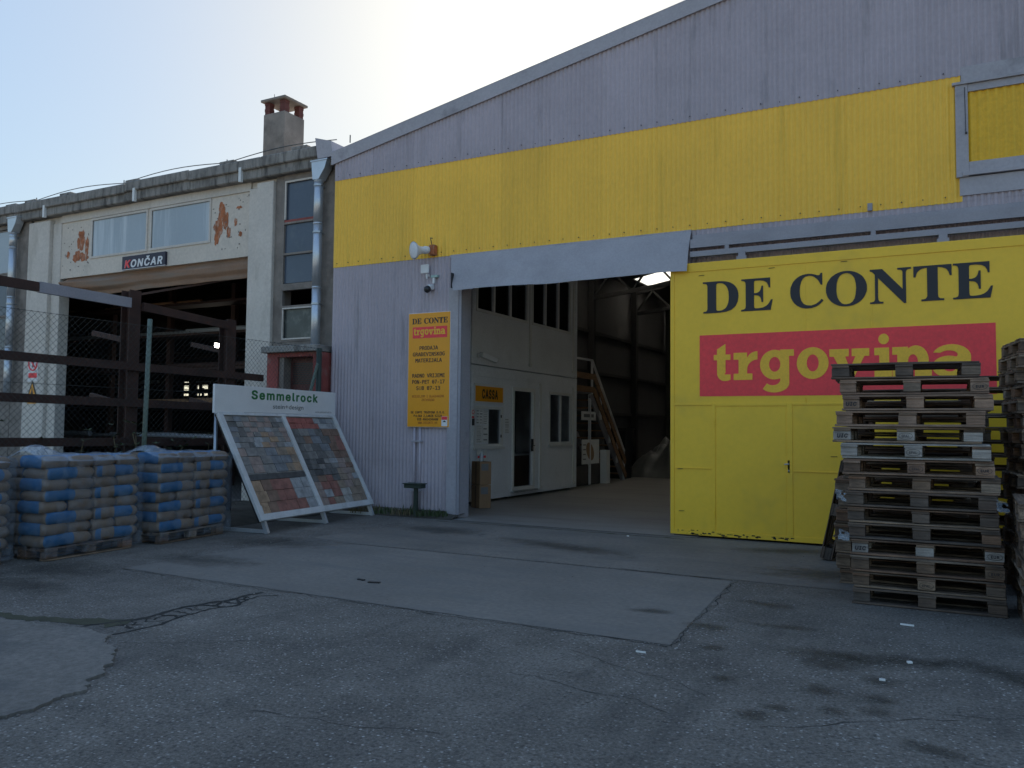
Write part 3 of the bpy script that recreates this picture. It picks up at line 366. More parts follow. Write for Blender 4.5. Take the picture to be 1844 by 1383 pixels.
def sans(name, txt, o, ux, uz, width, cap, m, parent, off=0.0, th=.003, shear=0.0, align='CENTER'):
    if all(c in GLYPHS['bold'] or c == ' ' for c in txt):
        sp = line('bold', txt, width, cap); xs_ = 0
        return put(name, [[(a+b*shear, b) for a, b in q] for q in sp], Vector(o)+Vector(ux).normalized().cross(Vector(uz).normalized())*th*.55, ux, uz, m, parent, th=th)
    c = bpy.data.curves.new('t', 'FONT'); c.body = txt; c.size = 1; c.align_x = 'LEFT'; c.shear = shear; c.offset = off; c.extrude = 0.0
    to = bpy.data.objects.new('t', c); COL.objects.link(to); bpy.context.view_layer.update()
    dg = bpy.context.evaluated_depsgraph_get(); me = bpy.data.meshes.new_from_object(to.evaluated_get(dg)); me.name = name
    xs = [v.co.x for v in me.vertices]; ys = [v.co.y for v in me.vertices]
    k = width/(max(xs)-min(xs)); ky = cap/.72; x0 = min(xs)
    ux = Vector(ux).normalized(); uz = Vector(uz).normalized(); n = ux.cross(uz); o = Vector(o)
    a = -width/2 if align == 'CENTER' else 0
    for v in me.vertices: v.co = o+ux*((v.co.x-x0)*k+a)+uz*(v.co.y*ky)+n*th
    me.materials.clear(); me.materials.append(m)
    bpy.data.objects.remove(to); bpy.data.curves.remove(c)
    return link(name, me, parent)
def corr(mb, x0, x1, z0, z1, y, pitch=.076, amp=.0115, mi=0, per=8):
    """corrugated sheet in the XZ plane; z0, z1 numbers or functions of x"""
    n = max(2, int((x1-x0)/pitch*per)); f0 = z0 if callable(z0) else (lambda x: z0); f1 = z1 if callable(z1) else (lambda x: z1)
    vs = []
    for i in range(n+1):
        x = x0+(x1-x0)*i/n; yy = y+amp*math.cos(2*math.pi*x/pitch)
        vs += [(x, yy, f0(x)), (x, yy, f1(x))]
    mb.add(vs, [(2*i, 2*i+2, 2*i+3, 2*i+1) for i in range(n)], mi)

# ------------------------------------------------------------------ ground
def ground_mat():
    m = bpy.data.materials.new('asphalt'); m.use_nodes = True; t = m.node_tree; b = t.nodes['Principled BSDF']
    co = N(t, 'ShaderNodeTexCoord').outputs['Object']
    base = ramp(t, noi(t, co, .45, 6, .62), [(.3, (.112, .101, .089)), (.5, (.152, .137, .119)), (.72, (.196, .176, .152))])
    blot = ramp(t, noi(t, co, 2.3, 6, .7), [(.3, g3(.72)), (.62, g3(1.1))]); c = mix(t, 1.0, base, blot, 'MULTIPLY')
    gr = ramp(t, noi(t, co, 42, 4, .75), [(.3, g3(.42)), (.7, g3(1.58))]); c = mix(t, 1.0, c, gr, 'MULTIPLY')
    v = N(t, 'ShaderNodeTexVoronoi'); v.inputs['Scale'].default_value = 44; t.links.new(co, v.inputs['Vector'])
    sel = ramp(t, v.outputs['Color'], [(.66, (0, 0, 0)), (.80, (1, 1, 1))])
    dot = ramp(t, v.outputs['Distance'], [(.24, (1, 1, 1)), (.40, (0, 0, 0))])
    k = mix(t, 1.0, sel, dot, 'MULTIPLY')
    den = ramp(t, noi(t, co, .55, 4), [(.34, (.12, .12, .12)), (.60, (1, 1, 1))]); k = mix(t, 1.0, k, den, 'MULTIPLY')
    c = mix(t, k, c, (.50, .48, .45))
    v3 = N(t, 'ShaderNodeTexVoronoi'); v3.inputs['Scale'].default_value = 95; t.links.new(co, v3.inputs['Vector'])
    s3 = ramp(t, v3.outputs['Color'], [(.55, (0, 0, 0)), (.9, (.75, .75, .75))]); d3 = ramp(t, v3.outputs['Distance'], [(.2, (1, 1, 1)), (.5, (0, 0, 0))]); c = mix(t, mix(t, 1.0, s3, d3, 'MULTIPLY'), c, (.30, .285, .26))
    v2 = N(t, 'ShaderNodeTexVoronoi'); v2.inputs['Scale'].default_value = 34; t.links.new(co, v2.inputs['Vector'])
    pit = ramp(t, v2.outputs['Color'], [(.62, (0, 0, 0)), (.75, (.6, .6, .6))]); pd = ramp(t, v2.outputs['Distance'], [(.25, (1, 1, 1)), (.5, (0, 0, 0))])
    c = mix(t, mix(t, 1.0, pit, pd, 'MULTIPLY'), c, (.045, .042, .04))
    tr = ramp(t, noi(t, co, .9, 5, .6, (2.2, .35, 1)), [(.55, (0, 0, 0)), (.72, (.5, .5, .5))]); c = mix(t, tr, c, (.05, .048, .046))
    t.links.new(c, b.inputs['Base Color']); b.inputs['Roughness'].default_value = .8; b.inputs['Specular IOR Level'].default_value = .35
    bp = N(t, 'ShaderNodeBump'); bp.inputs['Strength'].default_value = .9; bp.inputs['Distance'].default_value = .014
    h = mix(t, .5, noi(t, co, 70, 3, .7), v.outputs['Distance']); t.links.new(h, bp.inputs['Height']); t.links.new(bp.outputs[0], b.inputs['Normal'])
    return m
m_asph = ground_mat()
m_apron = mat('apron_concrete', (.182, .164, .143), .85, .14, .9, stain=(.145, .138, .13), stain_amt=.45, stain_scale=1.1, stain_sc=(.5, 3, 1), fine=.14, bump=.35, bump_scale=45)
m_apron2 = mat('worn_apron_concrete', (.172, .154, .133), .85, .18, .8, stain=(.12, .113, .105), stain_amt=.5, stain_scale=1.3, stain_sc=(.6, 2, 1), fine=.16, bump=.35, bump_scale=45)
m_floor = mat('hall_concrete_floor', (.24, .225, .205), .5, .15, .6, stain=(.14, .13, .12), stain_amt=.45, stain_scale=.9, stain_sc=(.4, 2.5, 1), fine=.06, spec=.5)
m_patch = mat('pale_asphalt_layer', (.172, .155, .136), .85, .16, 1.2, fine=.25, stain=(.075, .075, .075), stain_amt=.35, bump=.6, bump_scale=60)
m_crack = mat('crack_dirt', (.022, .022, .02), .95, .3, 6)
m_moss = mat('mossy_grit', (.055, .055, .032), .95, .3, 6, fine=.3)
gb = MB(); gb.add([(-400, -400, 0), (400, -400, 0), (400, 500, 0), (-400, 500, 0)], [(0, 1, 2, 3)])
tag(gb.build('ground', m_asph), 'grey worn asphalt yard with pale aggregate in front of the hall', 'ground', kind='structure')
def sheet(name, pts, z, m, th=None):
    b = MB()
    if th: b.prism([(x, y, 0.0005) for x, y in pts], (0, 0, th))
    else: b.add([(x, y, z) for x, y in pts], [tuple(range(len(pts)))])
    return tag(b.build(name, m), kind='structure')
def rough_edge(pts, step=.08, amp=.02, seed=1, fr=2.0):
    out = []; n = len(pts)
    for i in range(n):
        a = Vector(pts[i]); b = Vector(pts[(i+1) % n]); k = max(1, int((b-a).length/step)); nn = Vector((-(b-a).y, (b-a).x)).normalized()
        for j in range(k):
            p = a.lerp(b, j/k); d = noise.noise(Vector((p.x*fr*3, p.y*fr*3, seed)))+.6*noise.noise(Vector((p.x*fr*9, p.y*fr*9, seed)))
            out.append(tuple(p+nn*d*amp))
    return out
sheet('concrete_apron', rough_edge([(-7.9, -6.22), (-1.84, -6.30), (-2.05, -3.52), (-7.9, -3.46)], .12, .018, 3), .004, m_apron)
sheet('gate_apron', rough_edge([(-7.9, -3.44), (-.6, -3.44), (-.4, -.42), (-7.62, -.42)], .12, .018, 5), .004, m_apron2)
fl = MB(); fl.add([(-10.4, -.36, .006), (-3.3, -.36, .006), (-3.3, .05, .006), (22, .05, .006), (22, 30, .006), (-10.4, 30, .006), (-10.4, .05, .006), (-7.9, .05, .006), (-7.9, -.36, .006)], [tuple(range(9))])
tag(fl.build('hall_floor', m_floor), kind='structure')
# raised old asphalt layer with a broken edge, near left
edge = [(-6.6, -8.25), (-6.1, -8.2), (-5.8, -8.1), (-5.45, -8.17), (-5.3, -8.3), (-5.08, -8.36), (-4.98, -8.48), (-4.86, -8.52), (-4.8, -8.66), (-4.66, -8.76), (-4.6, -8.93), (-4.45, -9.03), (-4.46, -9.2), (-4.40, -9.35), (-4.43, -9.52), (-4.33, -9.72), (-4.4, -9.95), (-4.3, -10.4), (-7.5, -10.4), (-8.2, -9)]
sheet('asphalt_layer', rough_edge(edge, .018, .034, 9, 4), 0, m_patch, .018)
def strip(name, pts, w, m, z=.003, seed=0):
    b = MB(); vs = []; P = []
    for i in range(len(pts)-1):
        a = Vector(pts[i]); c = Vector(pts[i+1]); k = max(2, int((c-a).length/.05))
        P += [a.lerp(c, j/k) for j in range(k)]
    P.append(Vector(pts[-1])); out = []
    for i, p in enumerate(P):
        d = (P[min(i+1, len(P)-1)]-P[max(i-1, 0)]).normalized(); nn = Vector((-d.y, d.x))
        o = nn*(noise.noise(Vector((p.x*5, p.y*5, seed)))*.05+noise.noise(Vector((p.x*18, p.y*18, seed)))*.02)
        ww = w*(.35+1.2*abs(noise.noise(Vector((p.x*7, p.y*7, seed+5)))))
        vs += [(p.x+o.x+nn.x*ww, p.y+o.y+nn.y*ww, z), (p.x+o.x-nn.x*ww, p.y+o.y-nn.y*ww, z)]
    b.add(vs, [(2*i, 2*i+1, 2*i+3, 2*i+2) for i in range(len(P)-1)])
    return tag(b.build(name, m), kind='structure')
strip('pavement_crack', [(-5.9, -8.05), (-5.75, -7.6), (-5.8, -7.2), (-5.7, -6.8), (-5.72, -6.4)], .03, m_crack, .003, 1)
strip('pavement_crack', [(-5.5, -8.1), (-5.45, -7.7), (-5.55, -7.3), (-5.5, -6.9), (-5.6, -6.55), (-5.5, -6.4)], .02, m_crack, .0031, 2)
strip('pavement_crack', [(-5.75, -7.5), (-5.52, -7.42)], .018, m_crack, .0034, 3)
strip('pavement_crack', [(-5.76, -7.1), (-5.5, -7.0)], .018, m_crack, .0034, 4)
strip('pavement_crack', [(-5.72, -6.75), (-5.55, -6.7)], .018, m_crack, .0034, 4)
strip('pavement_crack', [(-7.9, -6.26), (-6.5, -6.3), (-5.0, -6.29), (-3.4, -6.33), (-1.84, -6.34)], .006, m_crack, .0032, 5)
strip('pavement_crack', [(-1.81, -6.33), (-1.9, -5.2), (-2.02, -3.5)], .007, m_crack, .0032, 6)
strip('pavement_crack', [(-3.3, -3.44), (-2.05, -3.5)], .012, m_crack, .0050, 7)
strip('threshold_joint', [(-7.6, -.4), (-5.5, -.4), (-3.3, -.4)], .016, m_crack, .0075, 8)
qc = random.Random(5)
for k in range(16):
    f_ = k/16; y_ = -7.95+1.45*f_; xa = -5.78+.06*f_; xb = -5.50-.02*f_; a_ = qc.uniform(.0, .3); b_ = qc.uniform(.5, 1.0)
    strip('pavement_crack', [(xa+(xb-xa)*a_, y_+qc.uniform(-.05, .05)), (xa+(xb-xa)*(a_+b_)/2, y_+qc.uniform(-.06, .06)), (xa+(xb-xa)*b_, y_+qc.uniform(-.08, .08))], qc.uniform(.006, .022), m_crack, .0036+.0001*k, 20+k)
for k in range(7):
    x0_ = qc.uniform(-7.5, 0); y0_ = qc.uniform(-9.5, -6.8); a_ = qc.uniform(-.6, .6)
    strip('hairline_crack', [(x0_+.28*j*math.cos(a_)+qc.uniform(-.06, .06), y0_+.28*j*math.sin(a_)+qc.uniform(-.06, .06)) for j in range(5)], .004, m_crack, .0027, 60+k)
strip('dirt_line', [(-7.6, -.62), (-6.0, -.56), (-4.4, -.60), (-3.4, -.62)], .05, m_moss, .0052, 44)
strip('moss_strip', [(-6.2, -8.02), (-5.9, -7.85), (-5.7, -7.9)], .12, m_moss, .0029, 12)
strip('moss_strip', [(-7.5, -8.2), (-6.6, -8.1), (-6.0, -7.95), (-5.75, -7.75)], .11, m_moss, .0028, 9)
# oil stains
def stain_mat():
    m = bpy.data.materials.new('oil_stain'); m.use_nodes = True; t = m.node_tree; t.nodes.clear()
    o = N(t, 'ShaderNodeOutputMaterial'); a = N(t, 'ShaderNodeBsdfTransparent'); p = N(t, 'ShaderNodeBsdfPrincipled'); mx = N(t, 'ShaderNodeMixShader')
    p.inputs['Base Color'].default_value = (.022, .023, .017, 1); p.inputs['Roughness'].default_value = .6
    tc = N(t, 'ShaderNodeTexCoord'); vl = N(t, 'ShaderNodeVectorMath', operation='LENGTH'); t.links.new(tc.outputs['Object'], vl.inputs[0])
    n = noi(t, N(t, 'ShaderNodeNewGeometry').outputs['Position'], 5.0, 6, .7)
    sb = N(t, 'ShaderNodeMath', operation='MULTIPLY_ADD'); sb.inputs[1].default_value = 1.5; t.links.new(n, sb.inputs[0]); t.links.new(vl.outputs['Value'], sb.inputs[2])
    k = ramp(t, sb.outputs[0], [(.95, g3(.68)), (1.0, g3(.45))]); k2 = N(t, 'ShaderNodeMath', operation='MULTIPLY'); 
    mr = N(t, 'ShaderNodeMapRange'); mr.inputs[1].default_value = .95; mr.inputs[2].default_value = 1.65; mr.inputs[3].default_value = .38; mr.inputs[4].default_value = 0.0
    t.links.new(sb.outputs[0], mr.inputs[0])
    t.links.new(mr.outputs[0], mx.inputs[0]); t.links.new(a.outputs[0], mx.inputs[1]); t.links.new(p.outputs[0], mx.inputs[2]); t.links.new(mx.outputs[0], o.inputs[0])
    return m
m_stain = stain_mat()
def stain(x, y, rx, ry, rz=0):
    b = MB(); b.add([(1.1*math.cos(k*math.pi/12), 1.1*math.sin(k*math.pi/12), 0) for k in range(24)], [tuple(range(24))])
    o = b.build('oil_stain', m_stain); o.location = (x, y, .0045+.0003*rnd.random()); o.scale = (rx, ry, 1); o.rotation_euler = (0, 0, rz); return tag(o, kind='structure')
for a in [(-.85, -6.0, .3, .2), (-.55, -6.02, .26, .2), (-.75, -6.25, .2, .14), (-.28, -5.85, .3, .17), (.16, -5.82, .42, .2), (.45, -6.0, .3, .22), (-.43, -6.47, .14, .12), (-.73, -6.85, .13, .11), (-.43, -6.86, .13, .1),
          (-.40, -7.08, .12, .1), (-1.0, -7.48, .12, .1), (-.9, -7.3, .09, .07), (-.62, -7.2, .1, .08), (-1.3, -6.9, .1, .08), (-1.55, -6.2, .12, .09), (-1.75, -5.6, .22, .12), (-1.2, -5.3, .3, .1), (-.1, -7.55, .2, .1), (-2.3, -5.3, .2, .1), (-1.5, -4.5, .28, .12),
          (-7.6, -5.4, .8, .35), (-8.0, -3.9, .9, .5), (-6.9, -1.6, .9, .4), (-8.4, -6.6, .8, .5), (-1.2, -2.6, .8, .5), (-1.9, -1.0, .8, .3), (-7.9, -7.3, .7, .3), (-4.6, -2.2, 1.2, .3)]:
    stain(a[0], a[1], a[2]*1.25, a[3]*1.25, rnd.uniform(-.4, .4))
# ------------------------------------------------------------------ warehouse hall
hall = thing('warehouse_hall', (-3, 0, 0), 'big grey and yellow corrugated metal hall with an open gateway', 'warehouse')
RX, XL, XR, DEP = 6.0, -10.42, 22.4, 30.0
def rz_(x): return 6.79+.1916*(x+10.41) if x <= RX else 6.79+.1916*(2*RX-x+10.41)
up = MB(); x = XL
for xa_, xb_ in ((XL, .13), (.13, 6.22), (6.22, XR)):
  x = xa_
  while x < xb_:
    x2 = min(x+.912, xb_); corr(up, x, x2, (lambda q: 6.23) if xa_ != .13 else (lambda q: 6.32), lambda q: rz_(q)-.06, -.014-.0012*(int(x*3) % 2)); x = x2
up.build('upper_cladding', m_clad, hall, True)
yb = MB(); x = XL
while x < .10:
    x2 = min(x+.912, .12); corr(yb, x, x2, 4.555, 6.262, -.007-.0012*(int(x*5) % 2)); x = x2
yb.build('yellow_cladding', m_yclad, hall, True)
lo = MB()
corr(lo, XL, -7.70, 2.55, 4.62, 0.0); corr(lo, XL, -7.70, .95, 2.60, -.004); corr(lo, XL, -7.70, .10, .99, .001)
corr(lo, -7.7, -3.6, 4.40, 4.62, 0.0)
corr(lo, -3.62, XR, 2.2, 4.62, 0.0); corr(lo, -3.62, XR, .05, 2.25, .004)
corr(lo, .08, XR, 4.56, 4.80, -.004); corr(lo, 6.2, XR, 4.75, 6.3, -.004)
lo.build('lower_cladding', m_clad, hall, True)
pl = MB(); pl.box(XL, -7.72, .03, .22, -.02, .12); pl.box(-3.7, XR, .03, .22, -.02, .1); pl.build('plinth', m_conc, hall)
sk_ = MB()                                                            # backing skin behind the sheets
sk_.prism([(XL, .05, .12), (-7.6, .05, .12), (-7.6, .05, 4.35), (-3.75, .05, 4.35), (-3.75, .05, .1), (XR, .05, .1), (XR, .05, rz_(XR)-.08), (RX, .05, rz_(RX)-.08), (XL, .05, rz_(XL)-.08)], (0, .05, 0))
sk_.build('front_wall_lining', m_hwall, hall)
vg = MB()
for a, b in ((XL-.06, RX), (RX, XR+.06)):
    vg.prism([(a, -.055, rz_(a)-.235), (b, -.055, rz_(b)-.235), (b, -.055, rz_(b)), (a, -.055, rz_(a))], (0, .03, 0))
    vg.prism([(a, -.056, rz_(a)+.001), (b, -.056, rz_(b)+.001), (b, -.056, rz_(b)+.016), (a, -.056, rz_(a)+.016)], (0, .36, 0))
vg.build('verge_flashing', m_flash, hall)
# roof with rooflights
rf = MB(); slots = [(4.0, 6.0), (9.5, 11.2), (15.3, 17.2), (21, 23)]
LX = [(-9.95, -8.35), (-3.2, -1.6), (1.6, 3.2)]
def roofpiece(b, x0, x1, y0, y1, th=.07, dz=-.07):
    b.prism([(x0, y0, rz_(x0)+dz), (x1, y0, rz_(x1)+dz), (x1, y0, rz_(x1)+dz+th), (x0, y0, rz_(x0)+dz+th)], (0, y1-y0, 0))
xs = [XL]+[q for p in LX for q in p]+[RX]
for i in range(len(xs)-1):
    hole = i % 2 == 1
    if not hole: roofpiece(rf, xs[i], xs[i+1], .3, DEP)
    else:
        y = .3
        for (a, b) in slots: roofpiece(rf, xs[i], xs[i+1], y, a); y = b
        roofpiece(rf, xs[i], xs[i+1], y, DEP)
roofpiece(rf, RX, XR, .3, DEP)
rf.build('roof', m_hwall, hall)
for (x0, x1) in LX:
    for (y0, y1) in slots:
        b = MB(); roofpiece(b, x0, x1, y0, y1, .012, -.04); b.build('rooflight', m_skyl, hall)
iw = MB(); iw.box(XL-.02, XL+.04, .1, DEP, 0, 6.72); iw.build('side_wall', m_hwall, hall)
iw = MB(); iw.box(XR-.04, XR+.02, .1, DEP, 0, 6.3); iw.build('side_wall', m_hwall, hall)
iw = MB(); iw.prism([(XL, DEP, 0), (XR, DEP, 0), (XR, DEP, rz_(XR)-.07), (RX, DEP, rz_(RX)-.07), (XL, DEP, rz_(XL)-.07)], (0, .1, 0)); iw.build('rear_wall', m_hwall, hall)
for y in (8.2, 12.2, 16.2, 20.2, 24.2):                               # frames inside
    b = MB(); b.box(-10.3, -10.1, y-.1, y+.1, 0, 6.6); b.beam((-10.2, y, 6.5), (RX, y, rz_(RX)-.5), .12, .2); b.beam((-10.2, y, 5.7), (RX, y, 7.6), .1, .12)
    for k in range(12):
        xa = -10.2+k*1.35; b.beam((xa, y, 5.7+.117*k*1.35), (xa+.68, y, 6.5+.19*(k+.5)*1.35-.12), .06, .06); b.beam((xa+.68, y, 6.5+.19*(k+.5)*1.35-.12), (xa+1.35, y, 5.7+.117*(k+1)*1.35), .06, .06)
    b.build('portal_frame', m_dsteel, hall)
for z in (2.0, 3.3, 4.6): MB().box(-10.36, -10.26, 7.5, 29.9, z, z+.1).build('wall_rail', m_dsteel, hall)
# gateway: jamb post, rubber curtain
b = MB(); b.box(-7.76, -7.56, -.06, .02, .0, 3.98); b.box(-7.56, -7.50, -.05, .26, .0, 3.98); b.build('gate_jamb', m_flash, hall)
MB().box(-7.535, -7.485, -.085, -.052, 0.02, 3.9).build('jamb_strip', m_rail, hall)
b = MB(); nx, nz = 60, 10; vs = []
for j in range(nz+1):
    t = j/nz
    for i in range(nx+1):
        s = i/nx
        x = (-7.74+s*(7.74-3.47))*(1-t)+(-7.50+s*(7.50-3.45))*t
        z = 4.555*(1-t)+3.87*t+.012*math.sin(s*9)*t+.015*noise.noise(Vector((s*6, 0, 2)))*t
        y = -.03*(1-t)-.34*t+.03*noise.noise(Vector((s*8, t*2, 1)))*math.sin(min(1, t*1.4)*1.6)-.035*math.sin(t*3.1)
        vs.append((x, y, z))
b.add(vs, [(j*(nx+1)+i, j*(nx+1)+i+1, (j+1)*(nx+1)+i+1, (j+1)*(nx+1)+i) for j in range(nz) for i in range(nx)])
b.build('rubber_curtain', m_rub, hall, True)
b = MB(); b.box(-7.75, -3.47, -.045, -.020, 4.50, 4.556)
for k in range(16): xx = -7.6+k*.27; b.tube([(xx, -.052, 4.525), (xx, -.044, 4.525)], .012, 8)
b.build('curtain_batten', m_flash, hall)
MB().box(-7.55, -7.54, -.335, -.25, 3.92, 4.18).build('curtain_tear', m_dark, hall)
# sliding rails over the gate
b = MB(); b.box(-3.44, 6.2, -.07, -.03, 4.375, 4.46); b.box(-3.44, 6.2, -.19, -.06, 4.27, 4.372)
b.box(-3.44, 6.2, -.20, -.165, 4.24, 4.27); b.build('rail_cover', m_rail, hall)
b = MB(); b.box(-3.44, 6.2, -.21, -.13, 4.105, 4.185)
for xx in (-4.86+1.96*k for k in range(6)):
    if xx > -3.4: b.box(xx-.03, xx+.03, -.20, -.14, 4.186, 4.239)
b.build('gate_rail', m_rail, hall)
for xx in (-2.68, -.11):
    b = MB(); b.box(xx-.07, xx+.07, -.245, -.222, 4.0, 4.05); b.box(xx-.05, xx+.05, -.222, -.212, 4.05, 4.12); b.build('gate_hanger', m_rail, hall)
# yellow sliding gate
GY = -.25
gt = MB(); gt.box(-3.72, 1.1, GY, GY+.05, .03, 4.0)
gate = gt.build('sliding_gate', m_gate, hall)
tg_ = m_gate.node_tree; bp_ = N(tg_, 'ShaderNodeBump'); bp_.inputs['Strength'].default_value = .35; bp_.inputs['Distance'].default_value = .02; tg_.links.new(noi(tg_, N(tg_, 'ShaderNodeTexCoord').outputs['Object'], 2.2, 2), bp_.inputs['Height']); tg_.links.new(bp_.outputs[0], tg_.nodes['Principled BSDF'].inputs['Normal'])
b = MB(); f = .011
for (x0, x1, z0, z1) in ((-3.722, -3.665, .029, 4.001), (-3.664, 1.101, 3.87, 4.001), (-3.664, 1.101, .029, .10), (-3.664, -3.11, 1.905, 1.935), (-1.99, 1.1, 1.905, 1.935), (-3.664, -3.11, .985, 1.0), (-1.99, 1.1, .985, 1.0),
                         (-1.825, -1.80, 2.93, 3.869), (-.985, -.96, 2.93, 3.869), (-1.815, -1.81, 1.936, 2.0), (-3.108, -3.06, .101, 1.935), (-2.065, -1.992, .101, 1.935), (-3.059, -2.066, 1.895, 1.936), (-3.4, -3.39, 3.87, 3.88)):
    b.box(x0, x1, GY-(.0035 if z0 == 2.93 else f), GY+.001, z0, z1)
b.build('gate_frame', m_gate, gate, bevel=.0015)
wd = MB().box(-3.045, -2.08, GY-.002, GY+.001, .11, 1.885).build('wicket_door', m_gate, gate, bevel=.003)
b = MB(); b.box(-2.055, -2.03, GY-.011, GY-.006, .97, 1.14); b.tube([(-2.042, GY-.03, 1.09), (-2.042, GY-.006, 1.09)], .010, 8); b.tube([(-2.042, GY-.03, 1.09), (-2.10, GY-.032, 1.085)], .008, 8); b.tube([(-2.042, GY-.016, 1.0), (-2.042, GY-.006, 1.0)], .011, 8)
b.build('door_handle', m_steel, gate)
b = MB(); b.tube([(-3.07, GY-.012, .3), (-3.07, GY-.012, .4)], .012, 6); b.tube([(-3.07, GY-.012, 1.6), (-3.07, GY-.012, 1.7)], .012, 6); b.build('door_hinge', m_gate, gate)
MB().box(-3.285, .455, GY-.0042, GY-.0002, 2.035, 2.925).build('red_panel', m_red, gate)
spl = []
for ch, a0, a1 in (('D', -3.232, -2.723), ('E', -2.679, -2.248), ('C', -2.004, -1.575), ('O', -1.535, -1.024), ('N', -.982, -.491), ('T', -.458, -.023), ('E', -.005, .432)):
    spl += fit('serif', ch, a0, a1, (3.70-3.245)*500/228, 3.247)
put('black_lettering', spl, (0, GY-.006, 0), (1, 0, 0), (0, 0, 1), m_ink, gate, off=.003, th=.004)
XHH = .362; spl = []; XH = max(p[1] for q in glyph('slab', 'v')[1] for p in q)
for ch, a0, a1 in (('t', -3.077, -2.837), ('r', -2.793, -2.458), ('g', -2.423, -1.964), ('o', -1.927, -1.513), ('v', -1.503, -1.003), ('i', -.942, -.73), ('n', -.725, -.264), ('a', -.259, .235)):
    spl += fit('slab', ch, a0, a1, .0013*500, 2.262)
put('yellow_lettering', spl, (0, GY-.0065, 0), (1, 0, 0), (0, 0, 1), m_ylet, gate, off=.0, th=.004)
# scuffs on the gate foot
b = MB()
for k in range(46):
    xx = rnd.uniform(-3.62, -2.0); zz = rnd.uniform(.035, .10) if xx < -3.1 else rnd.uniform(.03, .07); w = rnd.uniform(.01, .06); h = rnd.uniform(.003, .018)
    b.add([(xx, GY-.0115, zz), (xx+w, GY-.0115, zz+rnd.uniform(-.012, .012)), (xx+w*.9, GY-.0115, zz+h), (xx+.1*w, GY-.0115, zz+h*1.2)], [(0, 1, 2, 3)])
for (xx, zz) in ((-3.62, .97), (-3.6, .36), (-2.9, .06), (-1.5, 1.2), (-3.3, 3.8), (-2.3, 3.83), (-1.35, 3.84)):
    b.add([(xx, GY-.0115, zz), (xx+.09, GY-.0115, zz+.004), (xx+.085, GY-.0115, zz+.011), (xx+.01, GY-.0115, zz+.009)], [(0, 1, 2, 3)])
b.build('scuff_mark', m_crack, gate)
# boarded window high on the right
wn = MB()
for (x0, x1, z0, z1, y) in ((.055, .20, 4.87, 6.09, -.06), (.201, 6.2, 5.99, 6.089, -.05), (.201, 6.2, 4.93, 5.06, -.05)): wn.box(x0, x1, y, .01, z0, z1)
wn.box(.02, 6.22, -.085, .012, 6.09, 6.125); wn.box(.125, 6.2, -.028, .0, 6.126, 6.34); wn.box(.125, 6.2, -.075, .008, 4.88, 4.929); wn.box(.09, 6.2, -.03, -.0, 4.63, 4.868)
wn = wn.build('boarded_window', m_flash, hall, bevel=.002)
b = MB(); corr(b, .195, 6.2, 5.05, 6.0, -.02, pitch=.095, amp=.011); b.build('amber_board', m_yin, wn, True)
b = MB(); b.tube([(.17, -.075, 5.45), (.165, -.07, 6.05)], .004, 6); b.tube([(.17, -.08, 5.44), (.18, -.07, 5.44)], .015, 8); b.build('window_cable', m_dark, wn)
b = MB()
for k in range(120):
    xx = XL+.1+k*.0876+rnd.uniform(-.01, .01)
    if xx > 0: break
    for zz in (6.30+.012*math.sin(k), 4.63):
        if k % 3 == 0: b.tube([(xx, -.03, zz), (xx, -.012, zz)], .008, 6)
b.build('sheet_screw', m_dark, hall)
MB().box(-1.02, -.96, -.05, .0, 4.56, 4.66).build('rail_bracket', m_rail, hall)

# ------------------------------------------------------------------ workshop next door
ws = thing('workshop', (-16, 0, 0), 'old concrete workshop with stained cornice, white piers and a half open shutter', 'workshop')
F = .2
MB().box(-46, -10.47, 6, 22, 6.9, 7.02).build('roof', m_conc, ws); MB().box(-46, -10.47, .45, 6, 6.9, 7.015).build('roof', m_conc, ws)
b = MB(); x = -46
while x < -10.52:                                                     # cornice with an uneven lip
    x2 = min(x+2.1, -10.5); dz_ = rnd.uniform(-.02, .02); b.box(x+.0005, x2-.0005, F-.14+dz_*.3, .5, 6.60+dz_*.5, 6.995+dz_*.3); b.box(x+.0005, x2-.0005, F-.2+dz_*.4, F-.144, 6.80+dz_, 7.02+dz_); x = x2
b.build('cornice', m_conc, ws, bevel=.02)
b = MB()
for xx in (-21.2, -20.4, -19.0, -16.6, -13.6, -11.6): b.box(xx, xx+.42, F-.17, F+.4, 7.02, 7.07+.03*rnd.random())
b.build('coping_block', m_conc, ws, bevel=.01)
# piers
def pier(x0, x1, d0, m, z0=0, z1=6.6, nm='pier'): MB().box(x0, x1, F-d0, .5, z0, z1).build(nm, m, ws, bevel=.012)
pier(-12.86, -12.60, .02, m_plast, z1=6.44); pier(-12.598, -12.14, .07, m_plast, z1=6.52); pier(-12.138, -11.93, .0, m_conc2)
pier(-19.50, -19.17, -.03, m_plast, z1=6.44); pier(-20.35, -19.502, .06, m_plast, z1=6.52); pier(-20.95, -20.352, .0, m_conc2, nm='bare_pier')
pier(-12.86, -12.14, -.06, m_plast, 6.44, 6.6, 'pier_head'); pier(-20.35, -19.17, -.06, m_plast, 6.44, 6.6, 'pier_head')
MB().box(-19.17, -12.86, F+.02, .5, 6.42, 6.6).build('lintel', m_plast, ws)
